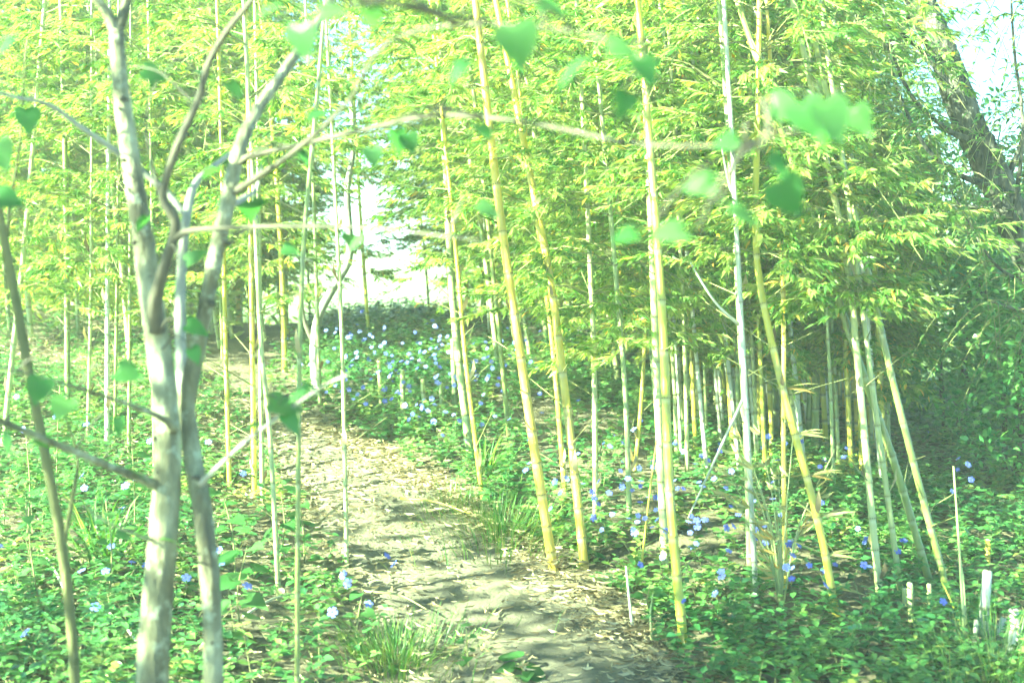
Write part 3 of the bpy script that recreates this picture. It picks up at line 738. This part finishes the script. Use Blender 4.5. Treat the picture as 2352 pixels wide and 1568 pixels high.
for i_, (k, u, v, d, s, du, dv) in enumerate(LEAVES):
    if (i_ % 2 and k not in ('r1', 'r2')) or i_ in (2, 6, 11, 20, 25, 27): continue
    p = P(u, v, d); size = s / FPX * d * .72
    near = br[k][1][np.argmin(np.linalg.norm(br[k][1] - p, axis=1))]
    if np.linalg.norm(near - p) > .4: continue
    dr = np.array([du, random.uniform(-.35, .15), -dv]); dr = dr / np.linalg.norm(dr)
    heart(br[k][0], p, off, size, dr, (random.uniform(-.7, .7), random.uniform(-1, -.2), random.uniform(.3, 1)))
    e = p - dr * size * .40
    V, T = tube(catmull([near, near * .45 + e * .55 + [0, 0, .02], e], 4), np.linspace(.0030, .0011, 9), 5)
    link("twig", mesh_np("twig", V - off, T, M['bark_dark'], smooth=True), br[k][0])
# the crown above the picture and small sprays along the branches
for k, (o, C) in br.items():
    if k in ('A', 'B', 'scar', 'B2'): continue
    for q in range(2):
        c = C[random.randint(len(C) // 3, len(C) - 1)]
        if c[1] < 2.2 and random.random() < .8: continue
        a = random.uniform(0, 6.283)
        heart(o, c + np.array([math.cos(a), math.sin(a), -.3]) * .05, off, random.uniform(.035, .06), (math.cos(a), math.sin(a), random.uniform(-.9, -.1)), (random.uniform(-.4, .4), random.uniform(-.4, .4), 1))

# unseen tree added beyond the left edge so its crown shades the foreground
nb = np.array([-4.3, 2.3, float(H(-4.3, 2.3))])
nbt = link("shade_tree", None, None, nb, "unseen leafy tree added beyond the left edge to shade the foreground", "tree")
C = catmull([(0, 0, -.1), (.1, .05, 1.2), (.0, .2, 2.6), (.2, .3, 3.9)], 6)
V, T = tube(C, np.linspace(.10, .03, len(C)), 10, .03)
link("trunk", mesh_np("trunk", V, T, M['bark_smooth'], smooth=True), nbt)
lf = Bag()
for _ in range(270):
    c = np.array([.1, .1, 2.8]) + rng.normal(0, 1, 3) * [.7, 1.25, .65]
    m_ = 16
    d_ = rng.normal(0, 1, (m_, 3))
    scatter(lf, 'oval', c + d_ * .16, d_ * [1, 1, .3] - [0, 0, .4], np.array([0, 0, 1.]) + rng.normal(0, .4, (m_, 3)), rng.uniform(.07, .11, m_), .07)
link("crown", lf.mesh("crown", M['heart_leaf']), nbt, kind="stuff")

# dark thin sapling at the left edge
sb, sd = at(178, 1900)
sap = link("sapling", None, None, sb, "thin olive leaning sapling with a low side shoot, left of the grey tree", "sapling")
so = np.array(sb)
branch(sap, so, "trunk", [(182, 1915, sd, 27), (172, 1568, sd, 25), (160, 1400, sd, 25), (140, 1240, sd, 24), (105, 1050, sd, 24), (75, 900, sd, 23), (38, 700, sd, 22), (8, 540, sd, 20), (-40, 300, sd, 17), (-90, 0, sd, 12)], 'bark_olive', 10, 8)
branch(sap, so, "branch", [(144, 1255, sd, 14), (165, 1150, sd, 10), (178, 1060, sd, 8), (165, 1000, sd, 6), (150, 960, sd, 3)], 'bark_olive')
branch(sap, so, "branch", [(35, 690, sd, 12), (15, 620, sd, 9), (22, 480, sd, 7), (45, 330, sd, 5), (60, 100, sd, 3)], 'bark_olive')

# pale crooked tree at the far bend of the path
pb, pd = at(728, 905)
pale = link("crooked_tree", None, None, pb, "crooked pale trunk arching over the far bend of the path", "tree")
po_ = np.array(pb)
branch(pale, po_, "trunk", [(730, 915, pd, 24), (722, 800, pd, 22), (735, 720, pd, 20), (775, 645, pd, 19), (800, 600, pd, 18), (803, 540, pd, 16), (798, 430, pd, 14), (812, 330, pd, 11), (800, 150, pd, 8)], 'bark_pale', 10, 8)
branch(pale, po_, "branch", [(796, 605, pd, 12), (760, 600, pd, 10), (715, 598, pd, 8), (660, 575, pd, 5)], 'bark_pale')
branch(pale, po_, "branch", [(722, 790, pd, 14), (700, 740, pd, 10), (690, 680, pd, 7)], 'bark_dark')

# ------------------------------------------------------------------ willow at the upper right
WD = 6.6
wb = P(2590, 1160, WD); wb[2] = float(H(wb[0], wb[1]))
wil = link("willow", None, None, wb, "leaning willow trunk with furrowed bark and fine hanging twigs against the sky", "tree")
wo = np.array(wb)
branch(wil, wo, "trunk", [(2600, 1200, WD, 104), (2540, 960, WD, 92), (2440, 740, WD, 84), (2352, 560, WD, 78), (2290, 420, WD, 74), (2215, 260, WD, 69), (2165, 120, WD, 66), (2110, -10, WD, 62), (2020, -260, WD, 54), (1930, -560, WD + .2, 48)], 'bark_rough', 28, 14, .05)
WB = [
 [(2300, 440, WD, 20), (2345, 330, WD, 10), (2380, 200, WD, 8), (2400, 0, WD, 6), (2420, -300, WD, 4)],
 [(2250, 330, WD, 22), (2180, 300, WD - .1, 13), (2090, 215, WD - .2, 10), (2040, 80, WD - .3, 8), (2020, -60, WD - .3, 6)],
 [(2290, 430, WD, 20), (2200, 400, WD - .1, 12), (2120, 330, WD - .2, 10), (2060, 200, WD - .2, 8), (2030, 60, WD - .3, 6)],
 [(2330, 500, WD, 18), (2270, 480, WD + .1, 12), (2160, 468, WD + .2, 9), (2060, 450, WD + .2, 6), (1990, 430, WD + .3, 4)],
 [(2210, 240, WD, 20), (2120, 120, WD - .1, 12), (2040, 60, WD - .1, 9), (1960, 20, WD - .1, 7), (1850, -40, WD, 5)],
 [(2020, -260, WD, 40), (1990, -120, WD, 20), (1972, 20, WD - .1, 12), (1952, 100, WD - .1, 5)],
 [(2352, 560, WD, 20), (2330, 500, WD - .1, 12), (2350, 300, WD - .2, 9), (2330, 120, WD - .2, 7), (2320, -50, WD - .2, 5)],
 [(2380, 620, WD, 18), (2340, 640, WD - .1, 10), (2280, 600, WD - .2, 7), (2220, 500, WD - .2, 5), (2180, 430, WD - .2, 3)],
 [(2120, 10, WD, 18), (2060, 60, WD + .2, 10), (1900, 120, WD + .4, 8), (1780, 100, WD + .5, 5)],
 [(2440, 740, WD, 20), (2400, 720, WD - .2, 12), (2330, 708, WD - .3, 9), (2270, 690, WD - .3, 5)],
]
wl, wt = Bag(), Bag()
def twig_spray(C, n, ln, leafn, droop, size):
    for _ in range(n):
        c = C[random.randint(len(C) // 4, len(C) - 1)]
        a = random.uniform(0, 6.283); l = random.uniform(.5, 1) * ln
        t = np.linspace(0, 1, 7)[:, None]
        tw = c + np.array([math.cos(a), math.sin(a), .25]) * l * t * .6 - np.array([0, 0, 1]) * droop * l * t * t
        V, T = tube(tw, np.linspace(.004, .0012, 7), 3, cap=False); wt.add(V, T)
        m = leafn
        tt_ = rng.uniform(.1, 1, m)
        base = np.stack([np.interp(tt_, t[:, 0], tw[:, k]) for k in range(3)], -1)
        b = rng.uniform(0, 6.283, m)
        D = np.stack([np.cos(b), np.sin(b), rng.uniform(-.9, .3, m)], -1)
        L = rng.uniform(.6, 1.1, m) * size
        scatter(wl, 'lance', base, D, np.array([0, 0, 1.]) + rng.normal(0, .5, (m, 3)), L, L * .28)
for i, b in enumerate(WB):
    o, C = branch(wil, wo, "branch", b, 'bark_rough', 8, 6, .02)
    twig_spray(C, 22, .7, 20, .7, .05)
TR = catmull([P(2110, -10, WD), P(2020, -260, WD), P(1930, -560, WD)], 6)
twig_spray(TR, 30, 1.3, 26, 1.0, .05)
for uu in range(2380, 2600, 30):
    twig_spray(np.array([P(uu, random.uniform(-100, 300), WD + random.uniform(-.4, .6)) for _ in range(8)]), 7, 1.0, 24, 1.1, .05)
link("hanging_twigs", wt.mesh("hanging_twigs", M['twig'], wo), wil, kind="stuff")
link("foliage", wl.mesh("foliage", M['willow_leaf'], wo), wil, kind="stuff")

# ------------------------------------------------------------------ dark evergreen shrubs at the right
def shrub(c, rad, hgt, n, label, nst=7):
    c = np.array([c[0], c[1], float(H(*c))])
    root = link("shrub", None, None, c, label, "shrub", "evergreen shrubs at the right")
    lf = Bag()
    for s in range(nst):
        a = random.uniform(0, 6.283); tip = np.array([math.cos(a) * rad * random.uniform(.2, .9), math.sin(a) * rad * random.uniform(.2, .9), hgt * random.uniform(.65, 1.0)])
        C = catmull([np.array([math.cos(a), math.sin(a), 0]) * .06 - [0, 0, .05], tip * [.35, .35, .5], tip], 6)
        V, T = tube(C, np.linspace(.018, .004, len(C)), 6, .03)
        link("stem", mesh_np("stem", V, T, M['bark_dark'], smooth=True), root)
        for _ in range(n // nst // 22):
            p = C[random.randint(3, len(C) - 1)] + rng.normal(0, 1, 3) * [rad * .33, rad * .33, hgt * .13]
            if p[2] < .08: continue
            m = 22
            d = rng.normal(0, 1, (m, 3)); d[:, 2] *= .6
            base = p + d * .055
            L = rng.uniform(.03, .055, m)
            scatter(lf, 'oval', base, d + [0, 0, .2], np.array([0, 0, 1.]) + rng.normal(0, .45, (m, 3)), L, L * .55)
    link("foliage", lf.mesh("foliage", M['shrub_leaf']), root, kind="stuff")
shrub((2.62, 7.3), .55, 1.35, 7500, "dark small-leaved evergreen shrub at the right behind the cut white stumps")
shrub((2.75, 8.8), .75, 1.9, 8000, "taller dark shrub below the willow trunk, behind the leaning green culms")
shrub((3.6, 10.4), .9, 2.0, 7000, "rounded shrub deep in the shade below the willow")

# ------------------------------------------------------------------ periwinkle, flowers, litter, grass
def sprigs(lf, st, X, Y, hgt, size, kind='oval'):
    """leafy periwinkle stems: opposite pairs of oval leaves up a short arching stem"""
    n = len(X)
    Z = H(X, Y)
    a = rng.uniform(0, 6.283, n); ln = rng.uniform(.6, 1.3, n) * hgt; tilt = rng.uniform(.2, 1.1, n)
    out = np.stack([np.cos(a) * np.sin(tilt), np.sin(a) * np.sin(tilt), np.cos(tilt)], -1)
    tone = np.clip(.42 + .42 * fnoise(X, Y, 3.4, 41) + .25 * fnoise(X, Y, 9, 42) + rng.normal(0, .15, n), 0, 1)
    for k in range(6):
        t = (k + .6) / 6
        base = np.stack([X, Y, Z], -1) + out * (ln * t)[:, None] - np.array([0, 0, 1]) * (ln * .25 * t * t)[:, None]
        az = a + (k % 2) * 1.57 + rng.uniform(-.4, .4, n)
        for s in (0, math.pi):
            D = np.stack([np.cos(az + s), np.sin(az + s), rng.uniform(-.25, .5, n)], -1)
            L = rng.uniform(.75, 1.2, n) * size * (1.1 - .45 * t)
            scatter(lf, kind, base, D, np.array([0, 0, 1.]) + rng.normal(0, .25, (n, 3)), L, L * .55, np.clip(tone + rng.normal(0, .12, n), 0, 1))
    e = np.stack([X, Y, Z], -1)
    tip = e + out * ln[:, None] - np.array([0, 0, 1]) * (ln * .25)[:, None]
    V = np.stack([e + [.002, 0, 0], e - [.002, 0, 0], tip], 1).reshape(-1, 3)
    st.add(V, np.arange(3 * n).reshape(-1, 3))
    return tip

def sample(n, xr, yr, fn):
    x = rng.uniform(*xr, n); y = rng.uniform(*yr, n)
    k = rng.random(n) < fn(x, y)
    return x[k], y[k]

peri = {}
def ground_cover(key, label, n, xr, yr, fn, off, hg=.20):
    lf, st = Bag(), Bag()
    x, y = sample(n, xr, yr, fn)
    k = y < 6.2
    sprigs(lf, st, x[k], y[k], hg, .05); sprigs(lf, st, x[~k], y[~k], hg, .052, 'lance')
    root = link("periwinkle", None, None, off, label, "ground cover", None, "stuff")
    link("stems", st.mesh("stems", M['twig'], off), root, kind="stuff")
    link("foliage", lf.mesh("foliage", M['peri_leaf'], off), root, kind="stuff")
    peri[key] = (root, np.array(off))
cover = lambda x, y: sstep(.03, .3, path_off(x, y)) * (.25 + .75 * sstep(-.35, .25, fnoise(x, y, 2.6, 21)))
ground_cover('R', "blue-flowering periwinkle carpet under the bamboo right of the path", 17000, (-1.6, 4.2), (4.2, 14), lambda x, y: cover(x, y) * (x > path_x(y)) * (1 - .5 * sstep(9, 14, y)), (1.0, 7.5, 0))
ground_cover('L', "patchy periwinkle and weeds around the grey tree left of the path", 15000, (-5.5, 0.2), (3.2, 13), lambda x, y: cover(x, y) * .8 * (x < path_x(y)), (-2.0, 6.0, 0), .26)

def flower_mesh():
    V, T = [], []
    for k in range(5):
        a = k * 2 * math.pi / 5
        pts = [(.08, -.12, 0), (.12, .12, 0), (.52, -.32, .10), (.60, .34, .12), (.98, -.16, .05), (.84, .54, .04)]
        n = len(V)
        for r, s, z in pts:
            V.append((r * math.cos(a) - s * math.sin(a), r * math.sin(a) + s * math.cos(a), z))
        T += [(n, n + 2, n + 1), (n + 1, n + 2, n + 3), (n + 2, n + 4, n + 3), (n + 3, n + 4, n + 5)]
    n = len(V); V += [(math.cos(a) * .13, math.sin(a) * .13, -.02) for a in np.linspace(0, 6.283, 5, endpoint=False)] + [(0, 0, -.7)]
    T += [(n + i, n + (i + 1) % 5, n + 5) for i in range(5)]
    return np.array(V, float), np.array(T)
FV, FT = flower_mesh()
FLOWERS = [mesh_np("flower", FV * (1, 1, s), FT, M['petal'], {"rnd": np.full(len(FV), r)}) for s, r in ((1, .1), (1.4, .4), (.8, .6), (1.1, .95))]

def flower(key, x, y, hgt, size):
    root, off = peri[key]
    p = np.array([x, y, float(H(x, y)) + hgt])
    o = link("flower", random.choice(FLOWERS), root, p - off)
    nrm = Vector((random.uniform(-.6, .5), random.uniform(-1.0, .1), random.uniform(.25, 1.0)))
    o.rotation_euler = (nrm.to_track_quat('Z', 'Y') @ Matrix.Rotation(random.uniform(0, 6.28), 3, 'Z').to_quaternion()).to_euler()
    o.scale = (size, size, size)
# where the photograph shows them: patches (u, v, spread u, spread v, how many)
for u, v, su, sv, n in ((920, 960, 110, 60, 75), (900, 890, 90, 45, 75), (1010, 990, 60, 50, 20), (1060, 900, 120, 60, 45), (1200, 960, 60, 60, 16), (1480, 1250, 50, 45, 26),
                        (1310, 1240, 40, 35, 8), (1390, 1180, 70, 50, 12), (1640, 1230, 90, 80, 22), (1700, 1340, 80, 60, 14), (1600, 1380, 60, 50, 10), (1950, 1330, 70, 60, 9),
                        (2090, 1380, 90, 50, 7), (2140, 1130, 80, 60, 8), (1860, 1180, 90, 60, 8), (1690, 1150, 100, 50, 10), (1900, 1460, 120, 50, 6), (1350, 1330, 40, 30, 3), (1580, 1150, 60, 60, 10)):
    for _ in range(n):
        p, d = at(random.gauss(u, su * 1.25), random.gauss(v, sv * 1.2))
        if d > 17 or path_off(p[0], p[1]) < .1: continue
        flower('R', p[0], p[1], random.uniform(.14, .24), random.uniform(.011, .018))
for u, v in ((190, 1105), (196, 1135), (290, 1130), (315, 1115), (282, 1190), (258, 1285), (305, 1320), (190, 1345), (245, 1345), (222, 1435), (62, 1505), (2, 1280), (430, 1360), (570, 1380), (505, 1290), (515, 1320), (765, 1445), (790, 1350), (848, 1420), (890, 1300), (905, 1325), (40, 910), (340, 1330), (130, 960), (480, 1020), (560, 1100), (345, 1020), (200, 980), (55, 990), (800, 1370)):
    p, d = at(u, v + 70)
    flower('L', p[0], p[1], .16, random.uniform(.016, .021))

# dry bamboo leaves on the ground
def litter(name, label, n, xr, yr, fn, lift=.012):
    lf = Bag()
    x, y = sample(n, xr, yr, fn)
    m = len(x)
    po = path_off(x, y)
    z = H(x, y) + np.where(po < .05, .022, .008) + rng.uniform(0, lift, m)
    a = rng.uniform(0, 6.283, m)
    D = np.stack([np.cos(a), np.sin(a), rng.normal(0, .12, m)], -1)
    L = rng.uniform(.02, .065, m)
    scatter(lf, 'curl', np.stack([x, y, z], -1), D, np.array([0, 0, 1.]) + rng.normal(0, .4, (m, 3)), L, L * rng.uniform(.06, .13, m))
    link(name, lf.mesh(name, M['litter']), None, (0, 0, 0), label, "leaf litter", None, "stuff")
litter("leaf_litter", "straw-coloured dry bamboo leaves heaped along the right edge of the path", 95000, (-1.8, 2.5), (4, 10),
       lambda x, y: np.exp(-((path_off(x, y) - .0) / .16) ** 2) * (x > path_x(y)) + .006, .035)
litter("leaf_litter", "thin scatter of dry leaves and straw among the weeds left of the path", 44000, (-4.5, .2), (3.2, 10),
       lambda x, y: (x < path_x(y)) * (.35 + .5 * sstep(-.2, .4, fnoise(x, y, 2.2, 31))), .03)
litter("leaf_litter", "dry leaves lying loose on the trodden middle of the path", 6500, (-2, 1.2), (3.8, 10), lambda x, y: (path_off(x, y) < 0) * .22, .01)

def tuft(u, v, n, ln, label, spread=.14, name="grass_tuft", mat='grass', w=.0032):
    p, d = at(u, v); p[2] = float(H(p[0], p[1]))
    lf = Bag()
    a = rng.uniform(0, 6.283, n); r = np.abs(rng.normal(0, spread, n))
    base = np.stack([np.cos(a) * r, np.sin(a) * r, np.zeros(n)], -1)
    base[:, 2] = H(p[0] + base[:, 0], p[1] + base[:, 1]) - p[2] - .01
    tilt = rng.uniform(.1, .95, n)
    D = np.stack([np.cos(a) * np.sin(tilt), np.sin(a) * np.sin(tilt), np.cos(tilt)], -1)
    L = rng.uniform(.5, 1.1, n) * ln
    scatter(lf, 'blade', base, D, -np.stack([np.cos(a), np.sin(a), np.full(n, -.3)], -1) + rng.normal(0, .3, (n, 3)), L, w)
    link(name, lf.mesh(name, M[mat]), None, p, label, "grass", "grass tufts beside the path")["kind"] = "stuff" if n > 100 else "thing"
tuft(1150, 1240, 700, .22, "big grass clump hanging over the path edge left of the golden culms", .20)
tuft(910, 1530, 480, .2, "dark green grass tuft at the bottom, left edge of the path", .16)
tuft(2290, 1560, 380, .26, "fine bright grass tuft in the bottom right corner below the stumps", .22, w=.003)
tuft(1040, 1170, 160, .16, "small pale grass tuft above the big clump by the path", .13)
tuft(240, 1290, 60, .30, "strappy broad-bladed grass left of the grey tree", .06, w=.013)
tuft(1110, 1090, 40, .28, "few arching grass blades at the foot of the thin bank culm", .05, w=.007)

# seedlings with heart leaves right of the grey tree, and small plants on the path
def seedling(u, v, hgt, n, size, label, spread=.5):
    p, d = at(u, v); p[2] = float(H(p[0], p[1]))
    root = link("seedling", None, None, p, label, "plant", "leafy seedlings by the path")
    C = catmull([(0, 0, -.02), (random.uniform(-.03, .03), 0, hgt * .5), (random.uniform(-.06, .06), random.uniform(-.03, .03), hgt)], 5)
    V, T = tube(C, np.linspace(.004, .002, len(C)), 5)
    link("stem", mesh_np("stem", V, T, M['twig'], smooth=True), root)
    for k in range(n):
        c = C[int((k + 1) / n * (len(C) - 1))]
        a = k * 2.4 + random.uniform(-.4, .4)
        dr = np.array([math.cos(a), math.sin(a), random.uniform(-.4, .3)])
        s = size * random.uniform(.7, 1.15)
        heart(root, c + dr * s * .42, np.zeros(3), s, dr, (random.uniform(-.2, .2), random.uniform(-.5, 0), 1))
seedling(560, 1480, .34, 11, .085, "heart-leaved seedling at the foot of the slimmer grey stem")
seedling(640, 1300, .30, 9, .085, "heart-leaved seedling under the trio of culms left of the path")
seedling(540, 1330, .34, 8, .08, "heart-leaved seedling behind the slimmer grey stem")
seedling(700, 1290, .24, 6, .07, "low heart-leaved seedling touching the thin dark green culm")
seedling(1080, 1545, .14, 7, .035, "tiny upright seedling growing on the bare path")
seedling(1215, 1560, .05, 7, .09, "flat broad-leaved rosette at the bottom of the path")
seedling(95, 1420, .42, 12, .05, "tall leafy weed left of the thin olive sapling")
seedling(245, 1400, .40, 12, .05, "tall leafy weed between the sapling and the thicker grey trunk")
seedling(60, 1250, .45, 12, .055, "leafy sapling shoot at the left picture edge")
seedling(310, 1240, .40, 10, .05, "leafy shoot behind the thicker grey trunk")
seedling(130, 1130, .5, 12, .055, "tall shoot behind the low bare branch at left")
seedling(820, 1500, .22, 8, .06, "leafy weed beside the dark grass tuft")
seedling(1500, 1440, .16, 7, .05, "small yellow-green weed left of the nearest yellow culm")

# ------------------------------------------------------------------ cut stumps, sticks and the dry sprig
def stump(foot, top, w, mat, label, group="cut bamboo stumps"):
    base, d = at(*foot)
    tp = P(*top, d)
    loc = base.copy(); loc[2] = float(H(loc[0], loc[1]))
    root = link("bamboo_stump", None, None, loc, label, "stump", group)
    r = w / 2 / FPX * d
    C = np.linspace(base - [0, 0, .06], tp, 12)
    me, nodes = culm_mesh(C, np.full(12, r), 12, .16, M[mat], loc, True)
    link("culm", me, root)
    ax = norm(tp - base)
    V, T = tube(np.array([tp - ax * .01, tp + ax * .004]), [r * .9, r * .82], 12)
    link("cut_face", mesh_np("cut_face", V - loc, T, M['cut']), root)
    V, T = tube(np.array([tp, tp + ax * .0065]), [r * .55, r * .5], 10)
    link("hollow_shade_disc", mesh_np("hollow_shade_disc", V - loc, T, M['bark_dark']), root)  # dark disc on the cut face, painting the shade inside the cane
stump((2255, 1470), (2268, 1312), 22, 'culm_grey', "tallest thick white cut stump at the lower right")
stump((2288, 1460), (2304, 1420), 15, 'culm_grey', "short slanted white stump between the two thick white ones")
stump((2345, 1500), (2328, 1400), 22, 'culm_grey', "white cut stump tilted left at the right picture edge")
stump((2318, 1540), (2326, 1450), 17, 'culm_grey', "low white stump in front of the tilted one near the right corner")
stump((2238, 1480), (2243, 1425), 12, 'culm_grey', "thin short stump just left of the tallest thick white one")
stump((2096, 1430), (2090, 1340), 14, 'culm_pale', "taller of two side by side cut stumps below the leaning green culms")
stump((2082, 1415), (2077, 1352), 11, 'culm_pale', "shorter of two side by side cut stumps below the leaning green culms")
stump((2136, 1420), (2134, 1342), 11, 'culm_pale', "single thin cut stump right of the side by side pair")
stump((2268, 1300), (2270, 1240), 13, 'culm_gold', "small yellow cut stump under the dark shrub")
for f, t, w in (((926, 960), (924, 850), 11), ((977, 965), (970, 872), 10), ((1015, 950), (1013, 880), 10), ((876, 930), (870, 830), 9), ((1046, 940), (1040, 780), 12)):
    stump(f, t, w, 'culm_pale', {926: "first", 977: "third", 1015: "fourth", 876: "shortest", 1046: "tallest"}[f[0]] + " cut culm standing in the periwinkle bank", "cut culms on the flowery bank")

def stick(name, pts, d, w, mat, label, cat="stick"):
    base, dd = at(*pts[0]); d = d or dd
    base = P(*pts[0], d)
    C = catmull([P(u, v, d + k * .03) for k, (u, v) in enumerate(pts)], 6)
    C[0, 2] -= .04
    V, T = tube(C, np.linspace(w, w * .45, len(C)) / 2 / FPX * d, 6, .04)
    link(name, mesh_np(name, V - base, T, M[mat], {"rnd": np.zeros(len(V))}, True), None, base, label, cat)
stick("stick", [(2216, 1480), (2205, 1280), (2190, 1070)], None, 9, 'culm_pale', "tall thin bare cane beside the white stumps")
stick("stick", [(2222, 1478), (2212, 1330), (2202, 1270)], None, 8, 'culm_pale', "shorter thin bare cane beside the tall one near the white stumps")
stick("stick", [(1455, 1460), (1446, 1380), (1438, 1300)], None, 9, 'culm_grey', "short broken stick standing in straw left of the nearest yellow culm")
stick("stick", [(1470, 1330), (1490, 1150), (1508, 1010)], None, 6, 'culm_gold', "thin brown cane tilted against the whitish culm")
stick("stick", [(1497, 1480), (1494, 1410), (1500, 1360)], None, 6, 'culm_pale', "tiny pale cane stub in the straw near the nearest yellow culm")
stick("stick", [(2215, 1450), (2180, 1370), (2160, 1330)], None, 6, 'culm_gold', "bent yellow twig leaning on the periwinkle by the thin canes")
def fallen(u0, v0, u1, v1, w, mat, label):
    a, _ = at(u0, v0); b, _ = at(u1, v1)
    a[2] = float(H(a[0], a[1])) + .05; b[2] = float(H(b[0], b[1])) + .06
    C = catmull([a, (a + b) / 2 + [0, 0, .02], b], 5)
    V, T = tube(C, np.linspace(w, w * .5, len(C)), 6, .05)
    link("fallen_stick", mesh_np("fallen_stick", V - a, T, M[mat], {"rnd": np.zeros(len(V))}, True), None, a, label, "stick")
fallen(170, 1430, 90, 1290, .007, 'culm_grey', "dry pale cane lying in the weeds between sapling and grey tree")
fallen(330, 1530, 240, 1440, .006, 'culm_grey', "short pale cane lying at the foot of the thicker grey trunk")
fallen(920, 1170, 1080, 1215, .006, 'culm_gold', "straw-coloured cane lying across the upper path edge")
fallen(560, 1450, 690, 1400, .006, 'culm_grey', "dry cane lying under the heart-leaved seedlings")
fallen(860, 1390, 980, 1440, .005, 'twig', "thin brown twig lying on the middle of the path")

# dry sprig: a bunch of yellow twigs with curled pale leaves
p, d = at(1795, 1400); p[2] = float(H(p[0], p[1]))
sp = link("dry_sprig", None, None, p, "dry yellow twiggy bamboo sprig with curled pale leaves at the foot of the orange culm", "sprig")
for k in range(11):
    a = random.uniform(0, 6.283); hgt = random.uniform(.35, .75)
    tip = np.array([math.cos(a) * .2, math.sin(a) * .15, hgt])
    C = catmull([(0, 0, -.03), tip * [.3, .3, .5], tip], 6)
    V, T = tube(C, np.linspace(.004, .0012, len(C)), 5)
    tw = link("twig", mesh_np("twig", V, T, M['culm_pale'], {"rnd": np.zeros(len(V))}, True), sp)
    lf = Bag()
    for q in range(7):
        c = C[random.randint(3, len(C) - 1)]; m = 3
        b = a + rng.uniform(-1.2, 1.2, m)
        D = np.stack([np.cos(b), np.sin(b), rng.uniform(.0, .9, m)], -1)
        scatter(lf, 'curl', np.repeat(c[None], m, 0), D, np.array([0, -.5, 1.]) + rng.normal(0, .4, (m, 3)), rng.uniform(.03, .09, m), rng.uniform(.004, .008, m))
    link("leaves", lf.mesh("leaves", M['dry_leaf2']), tw)

# ------------------------------------------------------------------ bright hazy air
def box(x0, x1, y0, y1, z0, z1):
    V = np.array([(x, y, z) for z in (z0, z1) for y in (y0, y1) for x in (x0, x1)], float)
    T = np.array([(0, 2, 3, 1), (4, 5, 7, 6), (0, 1, 5, 4), (2, 6, 7, 3), (0, 4, 6, 2), (1, 3, 7, 5)])
    return V, T
m, nt, out = new_mat("haze")
pv = nt.nodes.new("ShaderNodeVolumePrincipled")
pv.inputs["Color"].default_value = (.95, 1, .95, 1)
pv.inputs["Density"].default_value = .006
pv.inputs["Anisotropy"].default_value = .3
nt.links.new(pv.outputs[0], out.inputs["Volume"])
V, T = box(-125, 125, -65, 145, -3.2, 6.6)
link("haze", mesh_np("haze", V, T, m), None, (0, 0, 0), "bright hazy air filling the whole grove", "haze", None, "stuff")
